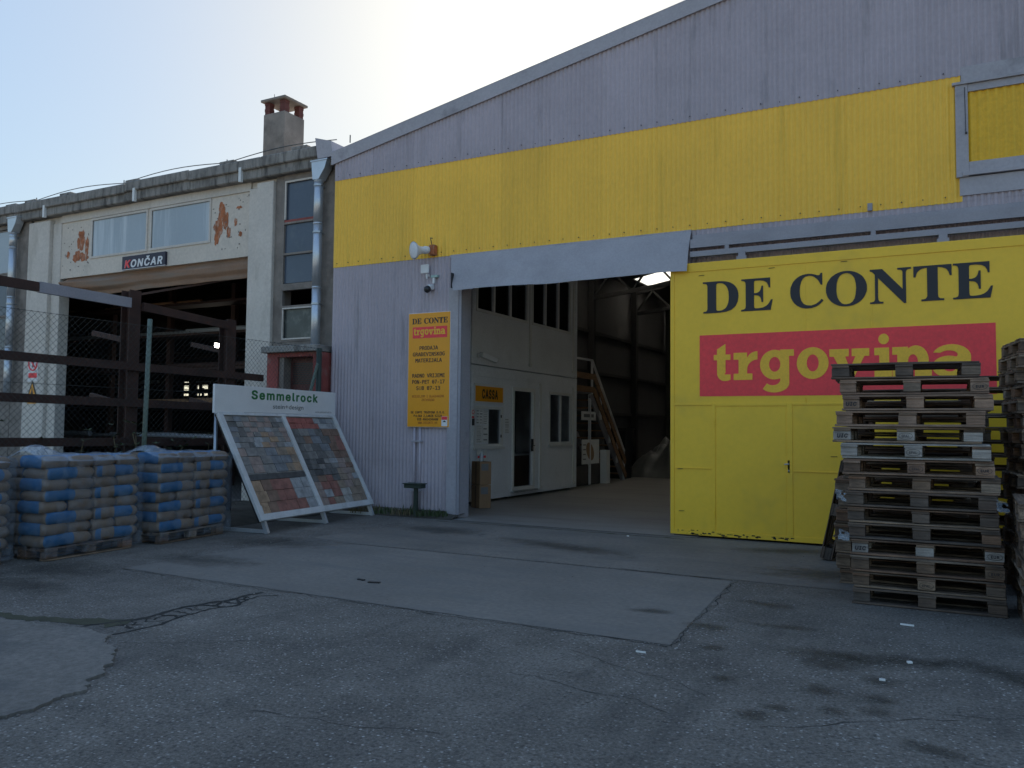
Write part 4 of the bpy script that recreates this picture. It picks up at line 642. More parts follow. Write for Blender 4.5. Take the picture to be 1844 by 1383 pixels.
# white panel over the gateway with two frosted lights
px0, px1, pz0, pz1 = -19.17, -12.86, 5.055, 6.42; PY = F+.05
wins = [(-18.0, -16.10), (-15.92, -14.08)]; wz0, wz1 = 5.50, 6.36
b = MB(); b.box(px0, px1, PY, PY+.08, pz0, wz0); b.box(px0, px1, PY, PY+.08, wz1, pz1)
for a0, a1 in ((px0, -18.0), (-16.10, -15.92), (-14.08, px1)): b.box(a0, a1, PY, PY+.08, wz0+.0005, wz1-.0005)
b.build('lintel_panel', m_rpan, ws)
for a0, a1 in wins:
    b = MB()
    for q in ((a0-.05, a1+.05, wz0-.05, wz0), (a0-.05, a1+.05, wz1, wz1+.05), (a0-.05, a0, wz0, wz1), (a1, a1+.05, wz0, wz1)): b.box(q[0], q[1], PY-.02, PY+.02, q[2], q[3])
    w = b.build('window', m_plast, ws); MB().box(a0, a1, PY+.01, PY+.02, wz0, wz1).build('frosted_pane', m_curt, w)
def blob(cx, cz, w, h, y, seed):
    pts = []
    for k in range(36):
        a = k/36*2*math.pi; rr = .72+.30*noise.noise(Vector((math.cos(a)*1.6, math.sin(a)*1.6, seed)))+.22*noise.noise(Vector((math.cos(a)*5, math.sin(a)*5, seed)))
        pts.append((cx+math.cos(a)*w*rr, y, cz+math.sin(a)*h*rr))
    return pts
b = MB(); right_ = False
for cx, cz, w, h, sd_ in ((-18.9, 5.62, 0.05, 0.08, 15), (-18.62, 5.52, 0.1, 0.1, 12), (-18.5, 5.56, 0.16, 0.12, 2), (-18.42, 5.92, 0.14, 0.26, 1), (-18.3, 5.5, 0.14, 0.1, 4), (-18.2, 5.78, 0.07, 0.22, 3), (-13.86, 5.5, 0.06, 0.16, 9), (-13.8, 5.74, 0.14, 0.22, 6), (-13.72, 6.05, 0.1, 0.24, 5), (-13.6, 5.9, 0.08, 0.22, 7), (-13.5, 5.62, 0.06, 0.12, 8), (-13.3, 5.82, 0.04, 0.1, 11), (-13.2, 6.12, 0.08, 0.03, 17), (-13.15, 5.55, 0.05, 0.06, 14)):
    if cx > -15 and b.v and not right_: b.build('rust_mark', m_rustp, ws); b = MB(); right_ = True
    p = blob(cx, cz, w*1.45, h*1.3, PY-.003-.0001*sd_, sd_); b.add(p, [tuple(range(36))])
b.build('rust_mark', m_rustp, ws)
b = MB()
for k in range(60):
    xx = rnd.choice([rnd.uniform(-19.1, -18.05), rnd.uniform(-14.0, -12.9)]); zz = rnd.uniform(5.2, 6.35)
    b.add(blob(xx, zz, rnd.uniform(.008, .04), rnd.uniform(.006, .03), PY-.0045, k), [tuple(range(36))])
b.build('rust_spot', m_conc2, ws)
# rolled shutter, sagging on the left
b = MB(); n = 48; vs = []; prof = [((.0 if k_ < 3 else -.05 if k_ < 8 else 0)+.012*(k_ % 2), 5.06-.44*k_/11) for k_ in range(12)]
for i in range(n+1):
    s = i/n; xx = -19.0+s*6.12
    for j, (dy, zz) in enumerate(prof):
        k = max(0, 1-s*2.4); sag = -.05*math.sin(min(1, s*2.2)*math.pi)+.02*noise.noise(Vector((s*8, j, 1)))
        x2 = xx+(0.25*(j/11) if i == 0 else 0)
        vs.append((x2, .32+dy*(1+3*k)-.1*k*(j > 0), zz+(sag*min(1, j/6))+(.07*(1-s*8) if s < .125 and j > 5 else 0)))
np_ = len(prof); b.add(vs, [(i*np_+j, (i+1)*np_+j, (i+1)*np_+j+1, i*np_+j+1) for i in range(n) for j in range(np_-1)])
b.build('rolled_shutter', m_shut, ws, True)
b = MB(); b.beam((-16.4, .42, 4.52), (-13.4, .4, 4.66), .04, .05); b.build('shutter_bar', m_ibeam, ws); b = MB(); b.beam((-18.9, .42, 4.62), (-18.0, .4, 4.60), .05, .05); b.build('shutter_bar', m_ibeam, ws)
# glazed strip beside the hall
SX0, SX1 = -11.93, -10.93
MB().box(-10.93, -10.47, F, .5, 0, 6.6).build('bare_pier', m_conc2, ws)
MB().box(SX0, SX1, F, .5, 6.52, 6.6).build('lintel', m_conc2, ws)
rows = [(5.62, 6.50, m_bpane), (4.99, 5.60, m_bpane), (4.40, 4.97, m_bpane), (3.94, 4.25, m_dwall), (3.27, 3.90, m_dpane)]
b = MB()
for z in (3.215, 3.9, 4.965, 5.595, 6.48): b.box(SX0, SX1, F-.01, F+.07, z, z+.04)
for xx in (SX0+.001, SX1-.06): b.box(xx, xx+.05, F-.012, F+.06, 3.25, 6.5)
b.box(SX0, SX1, F-.02, F+.08, 4.25, 4.38)
wf = b.build('window', m_conc2, ws)
MB().box(SX0+.05, SX1-.06, F-.006, F+.02, 5.635, 5.68).build('red_rail', m_redw, wf)
b = MB(); 
for q in ((SX0+.06, SX1-.07, 6.44, 6.475), (SX0+.06, SX0+.09, 5.69, 6.44)): b.box(q[0], q[1], F-.02, F+.01, q[2], q[3])
for q in ((SX0+.06, SX1-.07, 3.258, 3.285), (SX0+.06, SX0+.085, 3.286, 3.86), (SX0+.06, SX1-.07, 3.87, 3.898)): b.box(q[0], q[1], F-.02, F+.01, q[2], q[3])
b.build('window_frame', m_plast, wf)
for i, (z0, z1, m) in enumerate(rows):
    if i == 3: continue
    MB().box(SX0+.05, SX1-.06, F+.03+.002*i, F+.04+.002*i, z0, z1).build('pane', m, wf)
MB().box(SX0, SX1, F-.0, .5, 0, 3.21).build('lower_wall', m_conc2, ws)
# bay beyond the left pier
b = MB(); b.box(-46, -20.96, F, .5, 0, 3.2); b.build('lower_wall', m_conc2, ws); MB().box(-46, -20.96, F, .5, 6.5, 6.6).build('lintel', m_conc2, ws)
x = -20.96
for k in range(8):
    for (z0, z1) in ((3.25, 4.2), (4.28, 5.3), (5.38, 6.45)):
        b = MB(); b.box(x-1.5, x-.04, F+.02, F+.05, z0-.04, z0); b.box(x-1.5, x-.04, F+.02, F+.05, z1, z1+.03); b.box(x-.06, x, F, F+.06, z0-.04, z1+.03)
        w = b.build('window', m_conc2, ws); MB().box(x-1.5, x-.06, F+.035, F+.045, z0, z1).build('pane', m_curt if z0 > 5 else m_bpane, w)
    x -= 1.56
    MB().box(x-.0, x+.06, F-.01, .5, 3.2, 6.5).build('mullion', m_conc2, ws)
MB().box(-46, x, F, .5, 3.2, 6.5).build('lower_wall', m_conc2, ws)
# inside
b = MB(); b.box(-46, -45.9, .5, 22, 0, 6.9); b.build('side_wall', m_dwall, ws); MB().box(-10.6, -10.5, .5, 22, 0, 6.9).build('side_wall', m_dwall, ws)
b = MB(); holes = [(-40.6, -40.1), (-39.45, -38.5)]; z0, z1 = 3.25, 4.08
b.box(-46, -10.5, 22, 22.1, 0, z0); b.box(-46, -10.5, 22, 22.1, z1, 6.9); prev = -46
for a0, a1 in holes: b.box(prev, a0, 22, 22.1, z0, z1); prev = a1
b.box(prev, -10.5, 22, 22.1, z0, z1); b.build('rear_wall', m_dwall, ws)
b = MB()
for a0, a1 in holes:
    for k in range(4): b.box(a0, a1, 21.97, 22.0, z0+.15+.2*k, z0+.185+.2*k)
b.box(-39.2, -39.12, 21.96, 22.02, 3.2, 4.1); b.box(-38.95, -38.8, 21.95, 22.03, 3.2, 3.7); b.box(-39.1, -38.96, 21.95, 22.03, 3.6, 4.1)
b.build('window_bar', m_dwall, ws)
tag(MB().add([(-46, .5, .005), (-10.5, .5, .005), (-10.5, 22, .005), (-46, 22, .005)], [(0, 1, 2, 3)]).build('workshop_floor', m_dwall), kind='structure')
# lightning conductor and roof hooks
b = MB(); pts = []
for k in range(60):
    xx = -30+k*.33; s = ((xx+30) % 3.3)/3.3; pts.append((xx, F-.05, 7.08+.10*math.sin(s*math.pi)))
b.tube(pts, .010, 5)
for k in range(7):
    xx = -30+3.3*k; b.tube([(xx, F-.05, 7.0), (xx, F-.05, 7.15)], .012, 5)
b.build('lightning_wire', m_wire, ws)
for xx in (-19.55, -16.25, -12.95):
    MB().box(xx-.035, xx+.035, F-.21, F-.145, 6.56, 6.86).build('cornice_hook', m_pvc, ws)
MB().prism([(-10.83, F-.25, 6.72), (-10.45, F-.25, 6.72), (-10.5, F-.25, 7.02), (-10.9, F-.25, 7.14)], (0, .6, 0)).build('roof_corner_flashing', m_flash, ws)
# chimney
CX, CY, CA = -12.34, .6, .60
b = MB(); b.box(CX-CA, CX, CY, CY+CA, 7.0, 8.17)
ch = b.build('chimney', m_conc2, ws, bevel=.01)
MB().box(CX-CA-.06, CX+.06, CY-.06, CY+CA+.06, 7.0, 7.16).build('chimney_base', m_conc, ch, bevel=.01)
for ix in (0, 1):
    for iy in (0, 1):
        b = MB(); x0 = CX-CA+.02+ix*(CA-.17); y0 = CY+.02+iy*(CA-.17)
        for k in range(4): d = .006*(k % 2); b.box(x0-d, x0+.13+d, y0-d, y0+.13+d, 8.172+k*.064, 8.172+k*.064+.06)
        b.build('brick_post', m_brick, ch)
b = MB(); b.prism([(CX-CA-.05, CY-.05, 8.43), (CX+.05, CY-.05, 8.43), (CX+.05, CY+CA+.05, 8.43), (CX-CA-.05, CY+CA+.05, 8.43)], (0, 0, .055)); b.build('chimney_cap', m_conc2, ch, bevel=.01)
b = MB(); b.tube([(CX-CA+.2, CY+.1, 8.48), (CX-CA+.2, CY+.1, 8.62)], .006, 5); b.build('chimney_spike', m_wire, ch)
# downpipes
def downpipe(x, z0, lab, ztop=6.62):
    t = thing('downpipe', (x, F-.16, z0), lab, 'downpipe', 'zinc downpipes on the workshop front')
    b = MB(); y = F-.16; z = z0
    while z < ztop-.3:
        z2 = min(z+1.25, ztop-.3); b.tube([(x, y, z), (x, y, z2)], .088, 18); b.tube([(x, y, z2-.03), (x, y, z2)], .094, 18); z = z2
    b.build('pipe', m_zinc, t, True)
    b = MB(); vs = [(x+sx*a+dx, y+sy*.1, zz) for zz, a, dx in ((ztop-.3, .075, 0), (ztop-.1, .16, .06), (ztop+.05, .19, .08)) for sx, sy in ((-1, -1), (1, -1), (1, 1), (-1, 1))]
    b.add(vs, [(0, 1, 2, 3), (11, 10, 9, 8)]+[(r*4+k, r*4+(k+1) % 4, r*4+4+(k+1) % 4, r*4+4+k) for r in (0, 1) for k in range(4)])
    h = b.build('hopper', m_zinc, t); 
    MB().box(x-.13, x+.29, y-.115, y+.115, ztop+.051, ztop+.075).build('hopper_rim', m_zinc, h)
    for z in (z0+.9, z0+2.3, ztop-.42):
        b = MB(); b.tube([(x, y, z), (x, y, z+.035)], .098, 16); b.box(x-.02, x+.02, y+.09, F+.02, z+.005, z+.03); b.build('pipe_clip', m_steel, t)
downpipe(-10.86, 2.98, 'shiny zinc downpipe with hopper between the workshop window and the yellow hall')
downpipe(-20.82, 2.2, 'zinc downpipe on the bare concrete pier beside the warning signs')
# red masonry cabinet under the glazed strip
rc = thing('masonry_cabinet', (-11, -.3, 0), 'low peeling red plastered cabinet with concrete slab roof under the workshop window', 'cabinet')
b = MB(); b.box(-11.78, -11.5, -.28, .19, 0, 2.94); b.box(-10.62, -10.48, -.28, .19, 0, 2.94); b.box(-11.499, -10.621, -.28, .19, 2.86, 2.94); b.box(-11.499, -10.621, .1, .18, 0, 2.86); b.build('wall', m_redw, rc)
MB().box(-11.86, -10.46, -.38, .19, 2.945, 3.07).build('roof_slab', m_conc, rc, bevel=.012)
MB().box(-11.499, -11.38, -.24, .099, 0, 2.859).build('reveal', m_conc2, rc)
d = MB().box(-11.379, -10.63, -.05, .0, .1, 2.85).build('door', m_rdoor, rc)
b = MB()
for k in range(12): b.box(-11.32, -10.7, -.06, -.045, 2.35+k*.035, 2.37+k*.035)
b.build('louvre', m_dark, d)
# ------------------------------------------------------------------ office containers in the gateway
CXF, CXB = -8.6, -10.34
def container(label, z0, z1, holes):
    t = thing('office_container', (-9.4, 4.7, z0), label, 'container', 'stacked office containers in the hall')
    y0, y1 = 2.25, 7.25
    b = MB(); ys = sorted(set([y0, y1]+[q for h in holes for q in h[:2]]))
    for i in range(len(ys)-1):
        a, c = ys[i], ys[i+1]; hs = [h for h in holes if h[0] <= a and h[1] >= c]
        zz = z0+.12
        for h in sorted(hs, key=lambda q: q[2]):
            if h[2] > zz+.002: b.box(CXF-.05, CXF, a, c, zz, h[2])
            zz = h[3]
        b.box(CXF-.05, CXF, a, c, zz, z1-.22)
    b.build('front_panel', m_offw, t)
    b = MB(); b.box(CXB, CXF+.012, y0-.13, y0-.002, z0, z1); b.build('corner_post', m_offw, t, bevel=.008)
    b = MB(); b.box(CXF-.12, CXF+.012, y1+.002, y1+.13, z0, z1); b.build('corner_post', m_offw, t, bevel=.008)
    b = MB(); b.box(CXB, CXF+.010, y0, y1, z1-.218, z1); b.build('top_beam', m_offw, t)
    b = MB(); b.box(CXB, CXF+.010, y0, y1, z0, z0+.118); b.build('bottom_beam', m_offw, t)
    b = MB(); b.box(CXB, CXB+.03, y0, y1, z0+.12, z1-.22); b.box(CXB+.03, CXF-.12, y1+.05, y1+.1, z0+.12, z1-.22); b.build('inner_wall', m_offw if z0 < 1 else m_hwall, t)
    return t
oc = container('lower off white office container with glazed door and cash desk sign', .06, 2.82, [(2.85, 3.34, 1.21, 1.96), (3.95, 4.82, .21, 2.38), (5.80, 6.36, 1.22, 2.36), (6.42, 6.98, 1.22, 2.36)])
oc2 = container('upper off white office container with a row of dark windows', 2.84, 5.55, [(2.34, 2.98, 3.99, 5.25), (3.05, 3.72, 3.99, 5.25), (3.79, 4.54, 3.99, 5.25), (4.86, 5.48, 3.99, 5.25), (5.55, 6.2, 3.99, 5.25), (6.27, 6.92, 3.99, 5.25)])
def frame(nm, y0, y1, z0, z1, w, parent, m=m_pvc, px=.018, mull=()):
    b = MB(); o = CXF
    b.box(o, o+px, y0, y1, z0, z0+w); b.box(o, o+px, y0, y1, z1-w, z1); b.box(o, o+px, y0, y0+w, z0+w, z1-w); b.box(o, o+px, y1-w, y1, z0+w, z1-w)
    for q in mull: b.box(o, o+px, q-w*.6, q+w*.6, z0+w, z1-w)
    return b.build(nm, m, parent, bevel=.003)
def pane(parent, y0, y1, z0, z1, d=.03): return MB().box(CXF-d, CXF-d+.008, y0, y1, z0, z1).build('pane', m_glass, parent)
w = frame('window', 2.22, 3.46, 1.15, 1.99, .06, oc); pane(w, 2.85, 3.34, 1.21, 1.96)
b = MB(); b.box(CXF-.01, CXF+.030, 3.33, 3.40, 1.2, 1.97); b.build('window_sash', m_pvc, w)
b = MB(); b.box(CXF+.031, CXF+.045, 3.31, 3.34, 1.76, 1.82); b.box(CXF+.031, CXF+.045, 3.31, 3.34, 1.34, 1.40); b.build('window_latch', m_dark, w)
MB().box(CXF+.001, CXF+.05, 2.2, 3.48, 1.10, 1.148).build('sill', m_pvc, w)
dr = frame('door', 3.87, 4.96, .17, 2.45, .08, oc, px=.03); pane(dr, 3.95, 4.82, .21, 2.37, .02)
b = MB(); b.box(CXF+.001, CXF+.05, 4.81, 4.85, 1.02, 1.30); b.tube([(CXF+.09, 4.83, 1.15), (CXF+.09, 4.70, 1.15)], .012, 8); b.tube([(CXF+.04, 4.83, 1.15), (CXF+.09, 4.83, 1.15)], .012, 8); b.build('door_handle', m_dark, dr)
MB().box(CXF+.001, CXF+.09, 3.82, 5.02, .13, .166).build('door_sill', m_steel, dr)
w2 = frame('window', 5.74, 7.04, 1.15, 2.43, .06, oc, mull=(6.39,)); pane(w2, 5.80, 6.36, 1.22, 2.36); pane(w2, 6.42, 6.98, 1.22, 2.36)
MB().box(CXF+.001, CXF+.05, 5.72, 7.06, 1.11, 1.148).build('sill', m_pvc, w2)
for q in ((2.28, 4.60), (4.80, 6.98)):
    w = frame('window', q[0], q[1], 3.93, 5.3, .06, oc2, mull=((3.015, 3.755) if q[0] < 3 else (5.515, 6.235)))
    for a0, a1 in (((2.34, 2.98), (3.05, 3.72), (3.79, 4.54)) if q[0] < 3 else ((4.86, 5.48), (5.55, 6.2), (6.27, 6.92))): pane(w, a0, a1, 3.99, 5.25)
for par, yy, za, zb in ((oc, 5.26, .16, 2.59), (oc, 7.16, .16, 2.59), (oc2, 4.70, 2.97, 5.3), (oc2, 7.14, 2.97, 5.3)):
    b = MB(); b.box(CXF+.001, CXF+.03, yy-.04, yy+.04, za, zb); b.box(CXF+.001, CXF+.045, yy-.06, yy+.06, za-.02, za+.05); b.build('cover_strip', m_pvc, par, bevel=.004)
for yy in (2.3, 4.0, 5.6, 7.2): MB().box(CXB+.1, CXF-.1, yy-.12, yy+.02, .007, .058).build('foot', m_dark, oc)
# desk and chair seen through the door
t = thing('office_desk', (-9.2, 5.1, .2), 'brown desk behind the glazed office door', 'desk')
b = MB(); b.box(-9.75, -9.05, 4.05, 5.9, .9, .94); b.build('desk_top', m_offw, t); b = MB(); b.box(-9.12, -9.08, 4.1, 5.8, .19, .898); b.build('front_board', m_desk, t)
t = thing('office_chair', (-9.95, 4.35, .2), 'dark office chair behind the brown desk', 'chair')
b = MB(); b.box(-10.02, -9.95, 4.15, 4.6, .95, 1.45); b.build('backrest', m_dark, t, bevel=.03); b = MB(); b.box(-9.94, -9.8, 4.15, 4.6, .64, .72); b.tube([(-9.9, 4.37, .2), (-9.9, 4.37, .64)], .03, 8); b.build('seat', m_dark, t)
# cash desk sign
t = thing('cash_desk_sign', (CXF, 2.84, 2.06), 'amber cash desk sign on a white board over the office window', 'sign')
MB().box(CXF+.013, CXF+.03, 2.215, 3.465, 2.05, 2.45).build('backing_board', m_white, t)
MB().box(CXF+.0302, CXF+.033, 2.25, 3.40, 2.085, 2.40).build('amber_face', m_sign, t)
sans('lettering', 'CASSA', (CXF+.0335, 2.84, 2.155), (0, 1, 0), (0, 0, 1), .66, .185, m_ink, t, off=.012)
# notices
def notice(y0, y1, z0, z1, label, rows, cols, px=.022, red=False, nm='notice'):
    t = tag(MB().box(CXF+px, CXF+px+.003, y0, y1, z0, z1).build(nm, m_paper), label, 'notice')
    b = MB()
    for r in range(rows):
        for c in range(cols):
            ww = (y1-y0)/cols; hh = (z1-z0)/rows
            b.box(CXF+px+.0031, CXF+px+.0036, y0+ww*(c+.12), y0+ww*(c+.88-.2*rnd.random()), z0+hh*(r+.3), z0+hh*(r+.3+.35*rnd.uniform(.5, 1)))
    b.build('printed_line', m_red if red else m_print, t); return t
notice(2.30, 2.56, 1.62, 1.92, 'white tabular notice at the top left of the cash desk window', 5, 2)
notice(2.575, 2.79, 1.62, 1.91, 'white list notice at the top right of the cash desk window', 8, 1)
notice(2.30, 2.55, 1.24, 1.60, 'white text notice at the lower left of the cash desk window', 9, 1)
notice(2.57, 2.80, 1.25, 1.59, 'white framed notice at the lower right of the cash desk window', 3, 1)
notice(3.53, 3.76, 1.43, 1.75, 'pale notice taped between the cash desk window and the door', 9, 1, .004)
notice(2.30, 2.70, .86, 1.09, 'white notice with two red marks under the cash desk window', 1, 2, .052, True)
t = tag(MB().box(CXF+.0135, CXF+.016, 2.13, 2.24, 1.72, 1.93).build('prohibition_sticker', m_paper), 'small white prohibition sticker on the container corner post', 'sticker')
b = MB(); ring = [(CXF+.0185, 2.185+.04*math.cos(k*math.pi/10), 1.86+.04*math.sin(k*math.pi/10)) for k in range(21)]; b.tube(ring, .006, 5); b.box(CXF+.0165, CXF+.018, 2.14, 2.23, 1.74, 1.775); b.build('red_mark', m_red, t)
tag(MB().box(CXF+.0135, CXF+.035, 2.15, 2.225, 1.59, 1.73).build('bell_box', m_dark, bevel=.005), 'small dark bell box under the prohibition sticker', 'box')
# bullet camera on the seam
t = thing('surveillance_camera', (CXF, 2.42, 2.98), 'white bullet camera on the seam between the office containers', 'camera')
b = MB(); b.tube([(CXF+.012, 2.36, 3.02), (CXF+.05, 2.36, 3.02)], .05, 14); b.tube([(CXF+.05, 2.36, 3.02), (CXF+.12, 2.40, 3.0)], .02, 8); b.build('bracket', m_white, t, True)
b = MB(); b.beam((CXF+.10, 2.34, 3.03), (CXF+.26, 2.70, 2.92), .10, .09); b.beam((CXF+.09, 2.33, 3.085), (CXF+.275, 2.74, 2.962), .12, .012); b.build('housing', m_white, t, bevel=.01)
b = MB(); b.tube([(CXF+.262, 2.703, 2.919), (CXF+.266, 2.712, 2.916)], .036, 12); b.build('lens', m_dark, t)
# cardboard boxes and bottle
for k, (z, lab) in enumerate(((.007, 'lower brown cardboard carton standing on the hall floor by the container corner'), (.455, 'upper brown cardboard carton under the cash desk window'))):
    t = thing('carton', (-8.1, 1.72, z), lab, 'carton', 'two stacked cartons by the office', R(-28+2*k), True)
    MB().box(-.15, .15, -.13, .13, 0, .44).build('box_body', m_brownp, t, bevel=.006)
    MB().box(.1502, .152, -.10, .06, .27, .40).build('box_print', m_print, t); MB().box(-.02, .03, -.132, -.1302, 0.01, .43).build('tape', m_desk, t)
t = thing('bottle', (-8.1, 1.72, .896), 'clear pump bottle on top of the cartons', 'bottle', None, 0, True)
b = MB(); b.tube([(0, 0, 0), (0, 0, .01), (0, 0, .13), (0, 0, .16), (0, 0, .175)], [.035, .04, .04, .022, .015], 12); b.build('body', film('clear_plastic', (.75, .8, .85), .45, .1, 0, 5, .9), t, True)
b = MB(); b.tube([(0, 0, .176), (0, 0, .22)], .011, 8); b.tube([(0, 0, .22), (.05, -.02, .215)], .008, 6); b.build('pump', m_white, t)
# ------------------------------------------------------------------ staircase
t = thing('staircase', (-9.2, 9.5, 0), 'steel staircase with timber handrails beyond the office containers', 'staircase')
sx0, sx1 = -9.85, -8.92; yl, yt, yb_ = 7.5, 9.05, 11.6
MB().box(sx0, sx1, yl, yt, 2.52, 2.60).build('landing', m_steel, t)
b = MB()
for xx in (sx0, sx1): b.beam((xx, yt, 2.5), (xx, yb_, .05), .05, .2, up=(0, 0, 1))
b.build('stringer', m_rail, t)
b = MB()
for k in range(1, 12):
    q = k/12; b.box(sx0+.03, sx1-.03, yt+(yb_-yt)*q-.12, yt+(yb_-yt)*q+.12, 2.56*(1-q)-.02, 2.56*(1-q)+.02)
b.build('tread', m_wood, t)
for yy, z0 in ((7.9, 2.6), (9.05, 2.6), (9.7, 1.9), (10.4, 1.25), (11.0, .65), (11.55, .0)):
    b = MB(); b.box(sx1+.027, sx1+.075, yy-.025, yy+.025, z0-.1 if z0 > .1 else .01, z0+.86); b.build('rail_post', m_white, t)
for yy in (8.0, 9.05): MB().box(sx1-.05, sx1+.02, yy-.03, yy+.03, 0.01, 2.5).build('support_post', m_white, t)
b = MB(); b.beam((sx1+.05, 7.5, 3.42), (sx1+.05, 9.05, 3.44), .05, .05); b.beam((sx1+.05, 9.06, 3.44), (sx1+.05, 11.6, .88), .05, .05); b.build('top_rail', m_white, t)
for (p, q) in (((sx1+.09, 7.5, 2.98), (sx1+.09, 9.1, 2.98)), ((sx1+.09, 7.5, 2.62), (sx1+.09, 9.1, 2.62)), ((sx1+.09, 9.11, 3.02), (sx1+.09, 11.6, .55)), ((sx1+.09, 9.11, 2.62), (sx1+.09, 11.65, .12))):
    MB().beam(p, q, .03, .16).build('timber_rail', m_wood, t)
t = tag(MB().box(-8.93, -8.915, 8.5, 9.7, .58, 1.25).build('product_poster', m_paper), 'white product poster leaning under the staircase', 'poster')
b = MB(); b.add([(-8.913, 9.05+.0+.33*math.cos(a)*.8-.1*math.sin(a), .92+.25*math.sin(a)) for a in (k*math.pi/9 for k in range(18))], [tuple(range(18))]); b.build('product_picture', m_brownp, t)
b = MB()
for k in range(4): b.box(-8.914, -8.912, 8.56, 8.75, .7+.13*k, .73+.13*k)
b.build('printed_line', m_print, t)
t = tag(MB().box(-8.93, -8.915, 8.45, 9.45, 1.78, 2.02).build('hanging_sign', m_paper), 'small white board hanging below the stair landing', 'sign'); MB().box(-8.914, -8.912, 8.6, 9.3, 1.86, 1.95).build('printed_line', m_print, t)
tag(MB().box(-9.3, -8.95, 8.2, 9.9, .01, .55).build('stone_crate', m_dwall), 'dark stacked goods under the poster beneath the stairs', 'goods')
tag(MB().box(-8.9, -8.7, 9.75, 10.0, .01, .95).build('display_board', m_white), 'narrow pale board standing by the foot of the stairs', 'board')
# heap under sheets in the hall
def heap(nm, x0, x1, y0, y1, h, m, seed):
    b = MB(); n = 34; vs = []
    for j in range(n+1):
        for i in range(n+1):
            u, v = i/n, j/n; e = min(1, 5*min(u, 1-u))*min(1, 5*min(v, 1-v)); p = Vector((u*4, v*4, seed))
            z = h*e*(.55+.5*noise.noise(p)+.28*noise.noise(p*2.7)+.1*abs(noise.noise(p*6)))
            vs.append((x0+u*(x1-x0), y0+v*(y1-y0), max(.012, z)))
    b.add(vs, [(j*(n+1)+i, j*(n+1)+i+1, (j+1)*(n+1)+i+1, (j+1)*(n+1)+i) for j in range(n) for i in range(n)])
    return b.build(nm, m, None, True)
tag(heap('sheeted_goods', -9.7, -6.2, 13.2, 18, 1.5, m_tarp, 3), 'low heap of goods under grey plastic sheets in the hall', 'heap')
tag(heap('sheeted_goods', -9.9, -7.0, 18.4, 22, 1.9, m_tarp, 8), 'farther taller heap of sheeted goods deep in the hall', 'heap')
for i, (x, y, z, lab) in enumerate(((-9.35, 12.4, .01, 'dark bin standing past the foot of the stairs'),)):
    t = thing('waste_bin', (x, y, z), lab, 'bin', None, 0, True); b = MB(); b.add([(-.3, -.3, 0), (.3, -.3, 0), (.3, .3, 0), (-.3, .3, 0), (-.36, -.36, 1.5), (.36, -.36, 1.5), (.36, .36, 1.5), (-.36, .36, 1.5)], [(3, 2, 1, 0), (4, 5, 6, 7), (0, 1, 5, 4), (1, 2, 6, 5), (2, 3, 7, 6), (3, 0, 4, 7)]); b.build('bin_body', m_dark, t)
    MB().box(-.39, .39, -.39, .39, 1.51, 1.57).build('lid', m_dark, t)

# ------------------------------------------------------------------ things on the hall wall
t = thing('wall_sign', (-8.155, -.05, 1.55), 'tall amber shop sign with opening hours on the grey wall', 'sign')
MB().box(-8.59, -7.72, -.075, -.0125, 1.55, 3.56).build('sign_board', m_sign, t, bevel=.003)
MB().box(-8.598, -7.712, -.066, -.03, 1.542, 3.568).build('sign_edge', m_white, t)
SY = -.0765
spl = line('serif', 'DE CONTE', .745, .096, 3.372, -8.14); put('lettering', spl, (0, SY, 0), (1, 0, 0), (0, 0, 1), m_ink, t, off=.0015, th=.002)
MB().box(-8.50, -7.775, SY-.001, SY+.001, 3.115, 3.315).build('red_panel', m_red, t)
spl = []; a = -8.478
KS = .845
for ch, w_, g_ in ((c_, p_*KS, q_*KS) for c_, p_, q_ in (('t', .062, .010), ('r', .085, .010), ('g', .102, .008), ('o', .098, .004), ('v', .112, .008), ('i', .062, .002), ('n', .112, .002), ('a', .112, 0))):
    spl += fit('slab', ch, a, a+w_, .000305*500, 3.172); a += (w_+g_)
put('yellow_lettering', spl, (0, SY-.002, 0), (1, 0, 0), (0, 0, 1), m_ylet, t, th=.002)
def sl_(txt, zc, cap, cw, m, nm='lettering'):
    put(nm, line('mono', txt, cw*len(txt)-.012, cap, zc-cap/2, -8.155), (0, SY, 0), (1, 0, 0), (0, 0, 1), m, t, off=.0016 if cap > .05 else .0008, th=.002)
for txt, zc in (('PRODAJA', 2.94), ('GRAĐEVINSKOG', 2.83), ('MATERIJALA', 2.72), ('RADNO VRIJEME', 2.452), ('PON-PET 07-17', 2.342), ('SUB 07-13', 2.232)): sl_(txt, zc, .064, .0565 if len(txt) < 13 else .053, m_ink)
for txt, zc in (('NEDJELJOM I BLAGDANIMA', 2.088), ('ZATVORENO', 2.024)): sl_(txt, zc, .042, .031, m_rust, 'rust_lettering')
for txt, zc in (('DE CONTE TRGOVINA D.O.O.', 1.806), ('PULSKA 2,LABIN 52220', 1.744), ('OIB 46614246480', 1.684)): sl_(txt, zc, .040, .030, m_ink)
sl_('WWW.DECONTE.HR', 1.624, .040, .030, m_rust, 'rust_lettering')
st = MB().box(-7.865, -7.745, SY-.003, SY, 1.565, 1.735).build('sticker', m_paper, t)
b = MB(); b.box(-7.862, -7.748, SY-.004, SY-.0032, 1.675, 1.732); b.build('red_header', m_red, st)
b = MB(); b.add([(-7.845, SY-.004, 1.635), (-7.765, SY-.004, 1.635), (-7.785, SY-.004, 1.655), (-7.80, SY-.004, 1.665), (-7.815, SY-.004, 1.66)], [(0, 1, 2, 3, 4)]); b.build('dark_emblem', m_dark, st)
